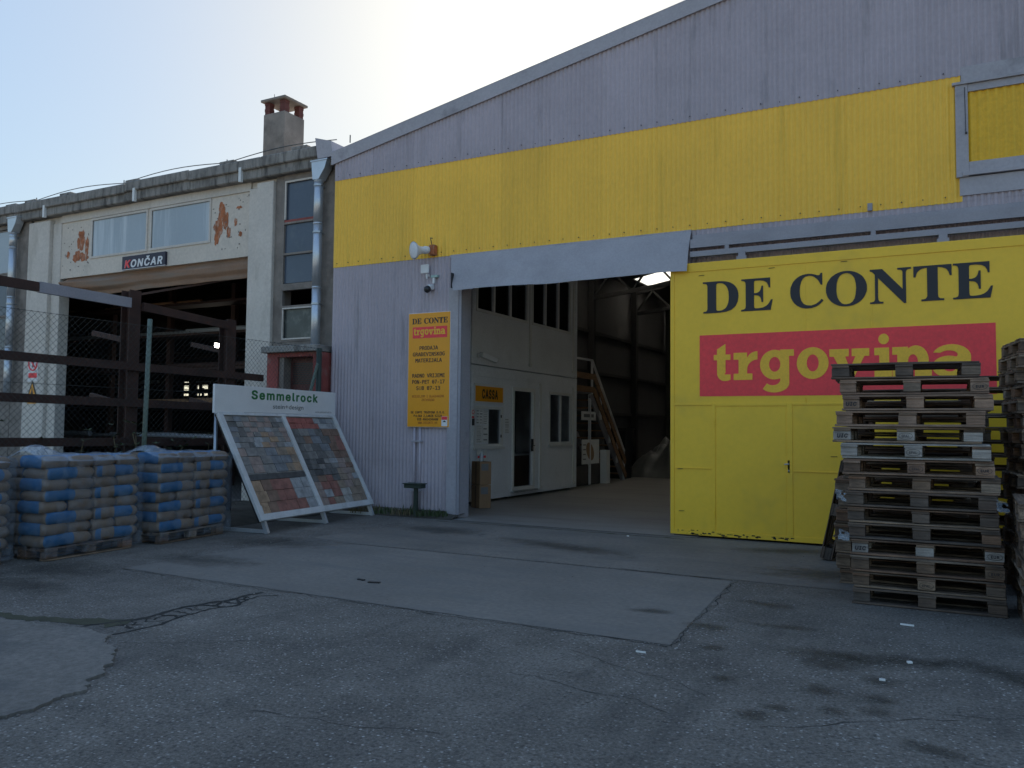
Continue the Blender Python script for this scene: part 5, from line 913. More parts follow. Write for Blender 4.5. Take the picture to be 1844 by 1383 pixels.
# conduit under the sign
t = thing('conduit', (-8.4, -.04, .1), 'pair of grey conduits running down the wall from the amber sign', 'conduit')
for xx in (-8.455, -8.335):
    b = MB(); b.tube([(xx, -.035, .1), (xx, -.035, 1.55)], .022, 10); b.build('pipe', m_clad, t, True)
for zz in (1.28, .42):
    b = MB(); b.box(-8.5, -8.29, -.062, -.012, zz, zz+.03); b.build('pipe_clip', m_flash, t)
# T shaped green post
t = thing('green_post', (-8.2, -.35, .0), 'short dark green T shaped post by the grey wall foot', 'post')
b = MB(); b.box(-8.215, -8.155, -.38, -.32, 0, .5); b.build('post', m_green, t, bevel=.004); b = MB(); b.box(-8.38, -8.04, -.44, -.27, .5, .565); b.box(-8.40, -8.02, -.46, -.25, .566, .585); b.build('tray', m_green, t, bevel=.005)
# horn, antenna, dome camera
t = thing('horn_loudspeaker', (-8.2, -.1, 4.62), 'beige horn loudspeaker on a rusty bracket at the yellow cladding edge', 'loudspeaker')
ax = Vector((-.42, -.86, -.16)).normalized(); p0 = Vector((-8.17, -.13, 4.67))
b = MB(); b.tube([p0+ax*d for d in (-.02, .0, .06, .1, .16, .22, .27, .285)], [.05, .065, .07, .06, .07, .1, .15, .158], 24, caps=False); b.build('horn_bell', m_offw, t, True)
b = MB(); b.tube([p0+ax*d for d in (.283, .292, .30)], [.154, .12, .02], 24); b.build('horn_face', m_offw, t, True)
b = MB(); b.box(-8.16, -8.05, -.12, -.0125, 4.58, 4.76); b.build('bracket', m_rustp, t, bevel=.004)
b = MB(); b.tube([(-8.13, -.06, 4.76), (-8.13, -.1, 4.86), (-8.10, -.15, 4.875), (-8.06, -.15, 4.86)], .008, 6); b.build('cable', m_wire, t)
t = thing('wireless_antenna', (-8.25, -.08, 4.2), 'small white square wireless antenna under the horn loudspeaker', 'antenna')
MB().box(-8.33, -8.16, -.12, -.085, 4.26, 4.42).build('panel', m_white, t, bevel=.012)
b = MB(); b.tube([(-8.22, -.08, 4.255), (-8.22, -.07, 4.17)], .018, 8); b.box(-8.24, -8.2, -.084, -.0125, 4.21, 4.25); b.build('bracket', m_white, t)
t = thing('junction_box', (-8.1, -.05, 4.2), 'pale teal junction box with a short cable gland beside the antenna', 'box')
MB().box(-8.14, -8.0, -.07, -.0125, 4.185, 4.225).build('box_body', mat('pale_teal', (.35, .5, .47), .5), t); MB().box(-8.11, -8.07, -.06, -.0125, 4.08, 4.184).build('gland', m_white, t)
t = thing('dome_camera', (-8.17, -.1, 4.0), 'white and black wall camera below the wireless antenna', 'camera')
b = MB(); b.beam((-8.13, -.012, 4.02), (-8.16, -.13, 4.0), .11, .1); b.build('housing', m_white, t, bevel=.02)
b = MB(); b.tube([(-8.155, -.11, 3.985), (-8.17, -.16, 3.955), (-8.175, -.185, 3.945)], [.062, .06, .03], 14); b.build('lens_cover', m_dark, t, True)
# signs on the workshop
t = thing('company_sign', (-16.1, PY, 5.07), 'dark name sign with white slanted letters above the rusty shutter', 'sign')
MB().box(-16.82, -15.38, PY-.06, PY-.001, 5.075, 5.375).build('sign_board', mat('dark_navy', (.022, .022, .045), .5), t); MB().box(-16.83, -15.37, PY-.063, PY-.0005, 5.062, 5.074).build('sign_edge', m_white, t)
sans('lettering', 'KONČAR', (-16.1, PY-.061, 5.115), (1, 0, 0), (0, 0, 1), 1.26, .17, m_white, t, off=.022, shear=.18)
sans('red_lettering', 'K', (-16.635, PY-.065, 5.115), (1, 0, 0), (0, 0, 1), .17, .17, m_red, t, off=.014, shear=.18)
def wsign(z, lab, tri):
    xx = -19.93; y = F-.066
    if not tri:
        t = tag(MB().box(xx-.20, xx+.20, y-.006, y, z-.36, z+.28).build('warning_sign', m_white), lab, 'sign')
        b = MB(); b.tube([(xx+.165*math.cos(k*math.pi/14), y-.009, z+.08+.165*math.sin(k*math.pi/14)) for k in range(29)], .018, 6); b.beam((xx-.115, y-.012, z+.195), (xx+.115, y-.012, z-.035), .02, .03, up=(0, -1, 0)); b.box(xx-.17, xx+.17, y-.009, y-.0061, z-.27, z-.15); b.build('red_mark', m_red, t)
        b = MB(); b.box(xx-.03, xx+.03, y-.0085, y-.0065, z+.0, z+.13); b.tube([(xx, y-.009, z+.17), (xx, y-.0065, z+.17)], .03, 10); b.build('figure', m_dark, t)
    else:
        t = tag(MB().prism([(xx-.21, y, z-.22), (xx+.21, y, z-.22), (xx, y, z+.22)], (0, -.006, 0)).build('warning_sign', m_dark), lab, 'sign')
        MB().prism([(xx-.15, y-.0062, z-.185), (xx+.15, y-.0062, z-.185), (xx, y-.0062, z+.13)], (0, -.001, 0)).build('amber_field', m_sign, t)
        MB().prism([(xx-.05, y-.0074, z-.15), (xx+.05, y-.0074, z-.15), (xx+.02, y-.0074, z-.02), (xx-.01, y-.0074, z+.03)], (0, -.001, 0)).build('figure', m_dark, t)
        MB().box(xx-.17, xx+.17, y-.006, y-.0, z-.36, z-.27).build('amber_plate', m_sign, t)
wsign(2.92, 'white prohibition sign with a red ring on the white workshop pier', False); wsign(2.38, 'amber warning triangle below the prohibition sign on the pier', True)
# lamp and racks inside the workshop
t = thing('floodlight', (-19.0, 5, 3.9), 'lit floodlight glowing in the dark workshop', 'lamp')
b = MB(); b.beam((-19.35, 5.05, 4.0), (-19.0, 5.02, 4.02), .03, .03); b.build('arm', m_steel, t); b = MB(); b.box(-19.12, -18.9, 4.99, 5.09, 3.76, 3.95); b.build('lamp_body', m_steel, t)
b = MB(); b.add([(-19.09, 4.985, 3.80), (-18.93, 4.985, 3.78), (-18.92, 4.985, 3.92), (-19.10, 4.985, 3.93)], [(0, 1, 2, 3)]); b.build('lamp_glass', m_lamp, t)
def stock_rack(x0, x1, y, lab):
    t = thing('stock_rack', ((x0+x1)/2, y, 0), lab, 'rack', 'stock racks in the dark workshop')
    k = 0; x = x0
    while x <= x1+.01: MB().box(x-.07, x+.07, y-.07, y+.07, 0, 5.2).build('upright', m_ibeam, t); x += 2.4
    for z in (1.2, 2.1, 3.0, 3.9, 4.7):
        MB().box(x0-.2, x1+.2, y-.6, y-.08, z-.06, z).build('shelf', m_ibeam, t)
        b = MB()
        for q in range(10):
            xa = rnd.uniform(x0, x1-2); r = rnd.uniform(.03, .07); yy = y-rnd.uniform(.15, .55); b.tube([(xa, yy, z+r+.002), (xa+rnd.uniform(1.2, 3.5), yy+rnd.uniform(-.05, .05), z+r+.002)], r, 8)
        b.build('pipe_stock', rnd.choice([m_steel, m_ibeam, m_zinc, m_wood]), t)
stock_rack(-26, -15, 3.2, 'near stock rack of pipes inside the workshop gateway'); stock_rack(-30, -14, 8.5, 'middle stock rack of pipes deeper in the workshop'); stock_rack(-36, -16, 14, 'rearmost stock rack of pipes in the workshop')

# ------------------------------------------------------------------ steel rack outside behind the fence
t = thing('cantilever_rack', (-11.3, -4, 0), 'rust brown steel storage rack with long beams behind the chain link fence', 'rack')
for yy, h in ((-8.6, 3.6), (-3.68, 3.62), (-1.73, 3.4)):
    b = MB(); b.box(-11.40, -11.385, yy-.1, yy+.1, 0, h); b.box(-11.215, -11.2, yy-.1, yy+.1, 0, h); b.box(-11.384, -11.216, yy-.008, yy+.008, 0, h); b.box(-11.45, -11.15, yy-.13, yy+.13, 0, .02); b.build('post', m_ibeam, t)
def ubeam(nm, y0, y1, z0, z1, m, h=.13):
    b = MB(); b.beam((-11.17, y0, z0), (-11.17, y1, z1), .06, h); b.build(nm, m, t)
ubeam('beam', -10.5, -5.25, 3.47, 3.43, m_ibeam); ubeam('beam', -5.24, -3.79, 3.43, 3.41, m_rail, .15); ubeam('beam', -3.57, -1.83, 3.38, 3.28, m_ibeam)
for z, y1 in ((2.46, -1.0), (1.90, -1.2), (1.30, -1.2)): ubeam('beam', -10.5, y1, z+.03, z-.05, m_ibeam, .12)
for z in (3.0, 2.0):
    for yy in (-3.68, -1.73):
        b = MB(); b.beam((-11.4, yy, z-.15), (-12.2, yy, z), .05, .08); b.build('arm', m_ibeam, t)
# pipes lying on the rack arms
for z, n in ():
    for k in range(n):
        r = rnd.uniform(.025, .05); xx = -11.6-.2*k; y0 = rnd.uniform(-6.5, -4.5)
        o = MB().tube([(xx, y0, z+r+.06), (xx, y0+rnd.uniform(4, 5.4), z+r+.06)], r, 10).build('steel_pipe', m_ibeam if k % 2 else m_rail, None, True)
        tag(o, f'rusty steel pipe lying on the rack arms, {["first", "second", "third"][k]} from the fence', 'pipe', 'pipes on the rack arms')
# ------------------------------------------------------------------ chain link fence
def fpt(y): return -10.32+.0*(y)
t = thing('chain_link_fence', (-10.32, -5, 0), 'tall chain link fence with green posts in front of the workshop', 'fence')
FX, f0, f1, fz0, fz1 = -10.32, -10.6, -.42, .25, 2.98
for yy, z1, lean in ((-8.6, 3.05, .0), (-4.12, 3.08, .05), (-.42, 2.98, 0)):
    b = MB(); b.tube([(FX-.03, yy, 0), (FX-.03, yy+lean, z1)], .034 if yy < -1 else .05, 10); b.build('post', m_fpost if yy < -1 else m_green, t, True)
b = MB(); b.tube([(FX-.03, -.45, 2.7), (FX-.03, -1.35, 0.05)], .03, 8); b.build('brace', m_fpost, t)
b = MB(); st_ = .085; hgt = fz1-fz0; c = f0-hgt
while c < f1:
    for sgn in (1, -1):
        ya, za, yb2, zb = (c, fz0, c+hgt, fz1) if sgn == 1 else (c, fz1, c+hgt, fz0)
        if ya < f0: q = (f0-ya)/hgt; za += (zb-za)*q; ya = f0
        if yb2 > f1: q = (f1-ya)/(yb2-ya) if yb2 > ya else 0; zb = za+(zb-za)*q; yb2 = f1
        if yb2-ya > .02: b.tube([(FX+.012*sgn*.3, ya, za), (FX+.012*sgn*.3, yb2, zb)], .0023, 3, caps=False)
    c += st_
b.build('mesh', m_wire, t)
b = MB()
for z in (.3, 1.1, 2.05, 2.97):
    pts = [(FX-.006, f0+(f1-f0)*k/24, z+.015*noise.noise(Vector((k, z, 0)))) for k in range(25)]; b.tube(pts, .0035, 4)
b.build('line_wire', m_wire, t)

# ------------------------------------------------------------------ cement bags
def bag_mesh(nm, L, Wd, H, blue, seed):
    bm = bmesh.new(); nx, ny, nz = 16, 8, 5; idx = {}
    def P(i, j, k):
        u, v, w = 2*i/nx-1, 2*j/ny-1, 2*k/nz-1
        ex = 1-.10*(w*w)*(1 if True else 0)-.03*v*v
        x = u*ex*L/2; y = v*(1-.10*w*w-.04*u**4)*Wd/2
        zz = w*(1-.10*abs(u)**9-.12*abs(v)**7)
        n_ = noise.noise(Vector((u*2.2, v*2.2, w+seed)))*.06+noise.noise(Vector((u*5, v*5, w*2+seed)))*.03
        return Vector((x+n_*.12*u*L*.3, y+n_*v*Wd*.22, (zz+n_*w*1.1)*H/2+H/2-.006*(abs(u)**3)))
    def V(i, j, k):
        if (i, j, k) not in idx: idx[(i, j, k)] = bm.verts.new(P(i, j, k))
        return idx[(i, j, k)]
    def F_(q, u):
        f = bm.faces.new(q); f.smooth = True
        for a, c in blue:
            if a <= u <= c: f.material_index = 1
    for i in range(nx):
        u = (i+.5)/nx
        for j in range(ny): F_([V(i, j, nz), V(i+1, j, nz), V(i+1, j+1, nz), V(i, j+1, nz)], u); F_([V(i, j, 0), V(i, j+1, 0), V(i+1, j+1, 0), V(i+1, j, 0)], u)
        for k in range(nz): F_([V(i, 0, k), V(i+1, 0, k), V(i+1, 0, k+1), V(i, 0, k+1)], u); F_([V(i, ny, k), V(i, ny, k+1), V(i+1, ny, k+1), V(i+1, ny, k)], u)
    for j in range(ny):
        for k in range(nz): F_([V(0, j, k), V(0, j, k+1), V(0, j+1, k+1), V(0, j+1, k)], -1); F_([V(nx, j, k), V(nx, j+1, k), V(nx, j+1, k+1), V(nx, j, k+1)], 2)
    me = bpy.data.meshes.new(nm); bm.to_mesh(me); bm.free(); me.materials.append(m_bag); me.materials.append(m_bagb); return me
BH = .126
cross = [bag_mesh('cement_bag', .64, .338, BH+.020, [(.04, .62)], s) for s in (1, 2, 3)]          # end facing the yard
longa = [bag_mesh('cement_bag', .66, .40, BH+.020, [(-.5, .62)], s) for s in (4, 5)]
longb = [bag_mesh('cement_bag', .66, .40, BH+.020, [(.0, .10), (.46, .87)], s) for s in (6, 7)]
ORD = ['first', 'second', 'third', 'fourth', 'fifth', 'sixth', 'seventh', 'eighth', 'ninth', 'tenth', 'eleventh', 'twelfth', 'thirteenth', 'fourteenth', 'fifteenth', 'sixteenth', 'seventeenth', 'eighteenth']
# ------------------------------------------------------------------ euro pallets
def pallet_template(seed=0):
    q = random.Random(seed); wob = lambda a: q.uniform(-a, a)
    def board(b, x0, x1, y0, y1, z0, z1):
        n = 6; vs = []
        sag = wob(.004); tw = wob(.006); e0, e1 = wob(.012), wob(.012); sk = wob(.008)
        for i in range(n+1):
            f = i/n; x = x0+e0*(i == 0)+(x1-x0)*f+e1*(i == n); dz = sag*math.sin(f*math.pi)-abs(sag)*.5-.002; dy = sk*(f-.5)
            vs += [(x, y0+dy+wob(.002), z0), (x, y1+dy+wob(.002), z0), (x, y1+dy+wob(.002), z1+dz-.003*q.random()), (x, y0+dy+wob(.002), z1+dz-.003*q.random())]
        b.add(vs, [(3, 2, 1, 0), (4*n, 4*n+1, 4*n+2, 4*n+3)]+[(4*i+k, 4*i+(k+1) % 4, 4*i+4+(k+1) % 4, 4*i+4+k) for i in range(n) for k in range(4)])
    t = thing('pallet', (0, 0, 0), 'pallet', 'pallet', None, 0, True)
    b = MB(); z = .144
    for yy, w in ((-.3275, .145), (-.185, .1), (0, .145), (.185, .1), (.3275, .145)): board(b, -.6, .6, yy-w/2, yy+w/2, z-.021, z)
    b.build('top_deck', m_pal, t, bevel=.003)
    for xx in (-.5275, 0, .5275): MB().box(xx-.0725, xx+.0725, -.4, .4, .101, .1225).build('stringer', m_pal, t, bevel=.003)
    for xx in (-.5275, 0, .5275):
        for yy, w in ((-.35, .1), (0, .145), (.35, .1)): MB().box(xx-.0715+wob(.006), xx+.0715+wob(.006), yy-w/2+.001+abs(wob(.008)), yy+w/2-.001, .0205, .1005).build('block', m_pal, t, bevel=.004)
    for yy, w in ((-.35, .1), (0, .145), (.35, .1)): bb_ = MB(); board(bb_, -.6, .6, yy-w/2, yy+w/2, 0, .0235); bb_.build('runner', m_pal, t, bevel=.003)
    return t
ptemps = [pallet_template(k) for k in range(4)]; used = set(); pcount = [0]
def pallet(x, y, z, rz, label, group, rx=0, ry=0):
    k = pcount[0] % 4; pcount[0] += 1; o = copy_tree(ptemps[k])
    o.location = (x, y, z); o.rotation_euler = (rx, ry, rz); o['label'] = label
    if group: o['group'] = group
    return o
def stamp(p, txt, bx, side='front'):
    blk = [c for c in p.children if c.name.split('.')[0] == 'block']
    for c in blk:
        cx = sum(v.co.x for v in c.data.vertices)/len(c.data.vertices); cy = sum(v.co.y for v in c.data.vertices)/len(c.data.vertices)
        if abs(cx-bx) < .1 and cy < -.2:
            if txt in ('UIC',): s = sans('stamp', txt, (bx, -.4, .043), (1, 0, 0), (0, 0, 1), .09, .036, m_ink, c, off=.012, th=.0014, shear=.15)
            else:
                s = sans('stamp', txt, (bx, -.4, .050), (1, 0, 0), (0, 0, 1), .062, .024, m_ink, c, off=.004, th=.0014)
                b = MB(); b.tube([(bx+.055*math.cos(k*math.pi/10), -.4, .062+.028*math.sin(k*math.pi/10)) for k in range(21)], .0016, 4); b.build('stamp_ring', m_ink, c)
# front stack of fifteen
off15 = [.0, .0, -.01, -.01, -.03, -.035, -.04, -.02, -.075, -.09, -.155, -.12, -.075, -.10, -.17]
zz = .004
for i in range(15):
    fromtop = 15-i
    p = pallet(-.25+off15[i]+.0, -3.62+rnd.uniform(-.015, .015), zz, R(rnd.uniform(-1.2, 1.2) if i != 14 else 2.5), 'weathered pallet, '+('topmost' if fromtop == 1 else 'lowest' if i == 0 else ORD[fromtop-1]+' from the top')+' in the tall stack before the red panel', 'pallets of the tall front stack')
    mm_ = {1: m_pal_dark, 2: m_pal_brown, 3: m_pal_brown, 4: m_pal_brown, 6: m_pal_pale, 7: m_pal_brown, 9: m_pal_dark, 10: m_pal_dark, 11: m_pal_dark, 15: m_pal_dark}.get(fromtop)
    for c in p.children:
        if mm_ and rnd.random() < .85: c.material_slots[0].link = 'OBJECT'; c.material_slots[0].material = mm_
        elif fromtop in (5, 12) and c.name.startswith('block'): c.material_slots[0].link = 'OBJECT'; c.material_slots[0].material = m_pal_pale
    if fromtop in (3, 5, 12): stamp(p, 'UIC', -.5275)
    if fromtop in (5, 7, 6, 14): stamp(p, 'EPAL', 0)
    if fromtop in (7, 2, 12, 13): stamp(p, 'EUR', .5275)
    zz += .1447
for (x_, z_, lab_) in ((-.985, 1.02, 'scrap of torn white film caught at the left end of the front stack'), (.29, .985, 'scrap of torn white film caught at the right end of the front stack'), (-.96, .66, 'scrap of torn white film low on the left end of the front stack')):
    b = MB(); q = random.Random(int(x_*100)); vs = []
    for j in range(6):
        for i in range(5): vs.append((x_+i*.022+q.uniform(-.008, .008), -4.035+q.uniform(-.012, .006), z_-j*.018+q.uniform(-.008, .008)-.004*i))
    b.add(vs, [(j*5+i, j*5+i+1, j*5+i+6, j*5+i+5) for j in range(5) for i in range(4) if q.random() < .85]); tag(b.build('film_scrap', m_top, None, True), lab_, 'litter')
zz = .004
for i in range(17):
    pallet(1.08+rnd.uniform(-.03, .03)-.012*i*0, -2.42+rnd.uniform(-.03, .03), zz, R(9+rnd.uniform(-2, 2)), 'weathered pallet, '+('lowest' if i == 0 else 'topmost' if i == 16 else ORD[16-i]+' from the top')+' in the highest stack at the far right', 'pallets of the far right stack'); zz += .1447
zz = .004
for i in range(13):
    o_ = pallet((-.50 if i < 7 else -.40)+rnd.uniform(-.03, .03), -2.62+rnd.uniform(-.02, .02), zz, R(rnd.uniform(-4, 4)), 'dark pallet, '+('lowest' if i == 0 else 'topmost' if i == 12 else ORD[12-i]+' from the top')+' in the stack directly behind the tall stack', 'pallets of the lower stack behind'); o_.scale = (1, 1, 1.05); zz += .1447*1.05
zz = .004
for i in range(14):
    pallet(-.40+rnd.uniform(-.03, .03), -1.5+rnd.uniform(-.02, .02), zz, R(rnd.uniform(-5, 5)), 'dark pallet, '+('lowest' if i == 0 else 'topmost' if i == 13 else ORD[13-i]+' from the top')+' in the rear stack nearest the yellow gate', 'pallets of the rear stack by the gate'); zz += .1447
zz = .004
for i in range(15):
    pallet(.78+rnd.uniform(-.03, .03), -1.42+rnd.uniform(-.02, .02), zz, R(rnd.uniform(-1.5, 1.5)), 'dark pallet, '+('lowest' if i == 0 else 'topmost' if i == 14 else ORD[14-i]+' from the top')+' of the shaded stack behind the far right stack', 'pallets of the shaded stack'); zz += .1447
zz = .004
for i in range(7):
    pallet(.83+rnd.uniform(-.03, .03), -4.15+rnd.uniform(-.02, .02), zz, R(90+rnd.uniform(-1.5, 1.5)), 'brown pallet, '+('lowest' if i == 0 else 'topmost' if i == 6 else ORD[6-i]+' from the top')+' in the short stack cut by the right edge', 'pallets of the short right stack'); zz += .1447
# leaning pallet, standing on its long side
o = pallet(-1.36, -1.55, .44, 0, 'dark pallet standing upright and leaning against the stack by the yellow gate', 'leaning pallet'); del o['group']
sn, cn = math.sin(R(12)), math.cos(R(12))
Rm = Matrix(((sn, 0, -cn), (0, 1, 0), (cn, 0, sn))).to_4x4()
o.matrix_world = Matrix.Translation((-1.33+.6*sn, -1.2, .006+.6*cn)) @ Rm
for c in o.children: c.material_slots[0].link = 'OBJECT'; c.material_slots[0].material = m_pal_dark

def bag_stack(ox, oy, deg, which, film_bump):
    Mz = Matrix.Translation((ox, oy, 0)) @ Matrix.Rotation(R(deg), 4, 'Z')
    g = f'cement bags on the {which} pallet'
    pallet(*(Mz @ Vector((.65, .40, .004))), R(deg), f'pallet under the {which} block of cement bags', 'pallets under the cement bags')
    for L in range(8):
        z = .15+L*BH; nm = ORD[L]; front = L % 2 == 0
        def put_bag(me, x, y, rz, lab):
            o = bpy.data.objects.new('cement_bag', me); COL.objects.link(o)
            o.location = Mz @ Vector((x+rnd.uniform(-.010, .010), y+rnd.uniform(-.016, .016), z)); o.rotation_euler = (R(rnd.uniform(-1.2, 1.2)), R(rnd.uniform(-1, 1)), R(deg)+rz+R(rnd.uniform(-1.5, 1.5)))
            tag(o, lab, 'cement bag', g)
        if not front:
            for k in range(4): put_bag(rnd.choice(cross), .168+k*.335, .33, R(90), f'cement bag, {ORD[k]} from the near end in the {nm} layer, {which} pallet')
        else:
            put_bag(rnd.choice(longa), .34, .205, 0, f'cement bag, front near one in the {nm} layer, {which} pallet')
            put_bag(rnd.choice(longb), 1.005, .205, 0, f'cement bag, front far one in the {nm} layer, {which} pallet')
            put_bag(rnd.choice(longa), .34, .61, 0, f'cement bag, back near one in the {nm} layer, {which} pallet')
            put_bag(rnd.choice(longb), 1.005, .61, 0, f'cement bag, back far one in the {nm} layer, {which} pallet')
    # stretch film: sides and loose top
    zt = .15+8*BH
    t = thing('stretch_film', Mz @ Vector((.67, .4, .15)), f'clear stretch film round the {which} block of cement bags', 'plastic film', 'film round the cement bags', R(deg), True)
    x0, x1, y0, y1 = -.70, .70, -.435, .40; b = MB(); ring = []
    per = [(x0, y0), (x1, y0), (x1, y1), (x0, y1)]; H_ = zt-.15; vs = []; nseg = 20; nz = 26
    pts = []
    for q in range(4):
        a, c = Vector(per[q]), Vector(per[(q+1) % 4])
        for s in range(nseg): pts.append(a.lerp(c, s/nseg))
    for k in range(nz+1):
        for p in pts:
            zz = -.10+k/nz*(H_+.10); lay = abs(math.sin((zz/BH)*math.pi)); cx = p*(1-.022+.026*lay)+Vector((noise.noise(Vector((p.x*6, p.y*6, zz*7))), noise.noise(Vector((p.x*6, p.y*6, zz*7+9)))))*.008
            vs.append((cx.x, cx.y, zz))
    n = len(pts); b.add(vs, [(k*n+i, k*n+(i+1) % n, (k+1)*n+(i+1) % n, (k+1)*n+i) for k in range(nz) for i in range(n)])
    b.build('side_wrap', m_film, t, True)
    b = MB(); nx, ny = 40, 24; vs = []
    for j in range(ny+1):
        for i in range(nx+1):
            u, v = i/nx, j/ny; x = x0+.02+u*(x1-x0-.04); y = y0+.02+v*(y1-y0-.04)
            e = min(1, 12*min(u, 1-u))*min(1, 8*min(v, 1-v))
            pk = .13*math.exp(-((u-.05)/.20)**2-((v-.45)/.30)**2)*film_bump
            z = H_+.0+.02*e+.02*(noise.noise(Vector((x*5, y*5, ox)))+.7*noise.noise(Vector((x*13, y*13, ox))))*e+pk-.05*(1-e)
            vs.append((x, y, max(z, H_-.06)))
    b.add(vs, [(j*(nx+1)+i, j*(nx+1)+i+1, (j+1)*(nx+1)+i+1, (j+1)*(nx+1)+i) for j in range(ny) for i in range(nx)])
    b.build('top_cover', m_top, t, True)
bag_stack(-8.98, -6.43, 96, 'middle', 1.0); bag_stack(-9.05, -4.86, 98, 'right hand', .8); bag_stack(-9.10, -8.01, 94, 'left hand', .4)

for t in ptemps:
    for c in list(t.children): bpy.data.objects.remove(c)
    bpy.data.objects.remove(t)
# ------------------------------------------------------------------ paving sample stand
t = thing('sample_stand', (-8.75, -3.40, 0), 'slanted white display stand of paving samples with a white header board', 'display stand', None, math.atan2(.9949, -.1008), True)
LA, ZB, ZT, BT = 2.98, .17, 1.72, .86
ang = math.atan2(ZT-ZB, BT); SL = math.hypot(ZT-ZB, BT); PM = Matrix.Translation((0, 0, ZB)) @ Matrix.Rotation(ang, 4, 'X')      # panel frame: x along, y up the slope, z out of it
def pbox(nm, x0, x1, y0, y1, z0, z1, m, par=None, bevel=0): return MB().box(x0, x1, y0, y1, z0, z1, 0, PM).build(nm, m, par or t, bevel=bevel)
fw = .10
pbox('frame_bar', 0, LA, 0, fw, 0, .05, m_frame, None, .004); pbox('frame_bar', 0, fw, fw+.001, SL, 0, .05, m_frame, None, .004); pbox('frame_bar', LA-.08, LA, fw+.001, SL, 0, .05, m_frame, None, .004)
pbox('frame_bar', 1.46, 1.55, fw+.001, SL, 0, .049, m_frame, None, .004); pbox('frame_bar', fw+.001, LA-.081, SL-.05, SL, 0, .0485, m_frame, None, .004)
pbox('back_board', .01, LA-.01, .01, SL-.01, -.03, -.005, m_dark)
def tone(c, k): return tuple(q*k for q in c)
TC = {'g': (.215, .20, .185), 'l': (.30, .30, .30), 'd': (.13, .122, .115), 'b': (.18, .185, .195), 'p': (.28, .21, .18), 'o': (.33, .22, .14), 'r': (.26, .115, .09), 'R': (.31, .10, .08), 's': (.26, .2, .15), 'k': (.078, .074, .072), 't': (.20, .125, .09), 'w': (.36, .34, .31)}
TM = {k: mat('paver_'+n_, v, .85, .32, 9, bump=.3, bump_scale=40, fine=.18) for (k, v), n_ in zip(TC.items(), ('grey', 'light_grey', 'dark_grey', 'blue_grey', 'pink_grey', 'ochre', 'brick', 'red', 'sand', 'black', 'brown', 'cream'))}
keys = list(TM)
def tiles(nm, x0, x1, rows):
    """rows from the top: (height share, tile width, colour string)"""
    b = MB(); H_ = SL-.06-fw; tot = sum(r[0] for r in rows); y = SL-.055
    for hsh, colours in rows:
        h = hsh/tot*(H_-.0); n = len(colours); x = x0; ws_ = [1+rnd.uniform(-.25, .25)*(n > 4) for _ in colours]; sw = sum(ws_)
        for c, w_ in zip(colours, ws_):
            w = w_/sw*(x1-x0); b.box(x+.003, x+w-.003, y-h+.003, y-.003, -.004, .018+rnd.uniform(0, .012), keys.index(c), PM); x += w
        y -= h
    return b.build(nm, [TM[k] for k in keys], t, bevel=0)
tiles('sample_panel', fw+.004, 1.456, [(.5, 'gbgpgpgl'), (.5, 'dgpgppdg'), (.45, 'bdgpglgp'), (.45, 'gdpgopgp'), (.5, 'bgglgogp'), (.5, 'lgdlopgl'), (.75, 'pggbso'), (.75, 'gpgbbs'), (.75, 'gpgbso'), (.12, 'gggggg'), (.5, 'k'), (.95, 'otrrll'), (.95, 'otrrll'), (.95, 'otrrrl')])
tiles('sample_panel', 1.554, LA-.084, [(.55, 'RRRlbl'), (.55, 'RRRRll'), (.75, 'dgbdtt'), (.75, 'dtbdtr'), (.75, 'dgdbtr'), (.75, 'dgdgtt'), (.5, 'kdkglps'), (.5, 'kdgdgpt'), (.6, 'dkddsps'), (.6, 'dtrdspl'), (.75, 'prrsps'), (.75, 'plrwss'), (.7, 'prswss')])
hb = MB().box(-.04, LA+.04, BT-.02, BT+.02, ZT+.005, ZT+.43).build('header_board', m_white, t, bevel=.003)
m_sgreen = mat('green_lettering', (.02, .16, .05), .5, .03, 2)
sans('lettering', 'Semmelrock', (1.62, BT-.02, ZT+.24), (1, 0, 0), (0, 0, 1), 1.72, .135, m_sgreen, hb, off=.028, th=.0025)
sans('grey_lettering', 'stein+design', (1.68, BT-.02, ZT+.10), (1, 0, 0), (0, 0, 1), .80, .075, mat('grey_lettering', (.10, .11, .11), .5), hb, off=.004, th=.0025)
sans('web_address', 'www.semmelrock.hr', (2.66, BT-.02, ZT+.055), (1, 0, 0), (0, 0, 1), .50, .034, m_print, hb, th=.0025)
MB().box(.6, 2.2, BT-.0225, BT-.0201, ZT+.025, ZT+.028).build('thin_line', m_print, hb)
for xx in (.10, 1.53, LA-.08):
    b = MB(); b.beam((xx, -.06, .0), (xx, .10, .38), .05, .06, up=(0, 1, 0)); b.beam((xx+.001, -.06, .03), (xx+.001, .98, .03), .04, .05); b.build('leg', m_zinc, t)
    b = MB(); b.tube([(xx, BT+.07, .02), (xx, BT+.07, ZT+.05)], .028, 10); b.build('rear_post', m_steel, t, True)
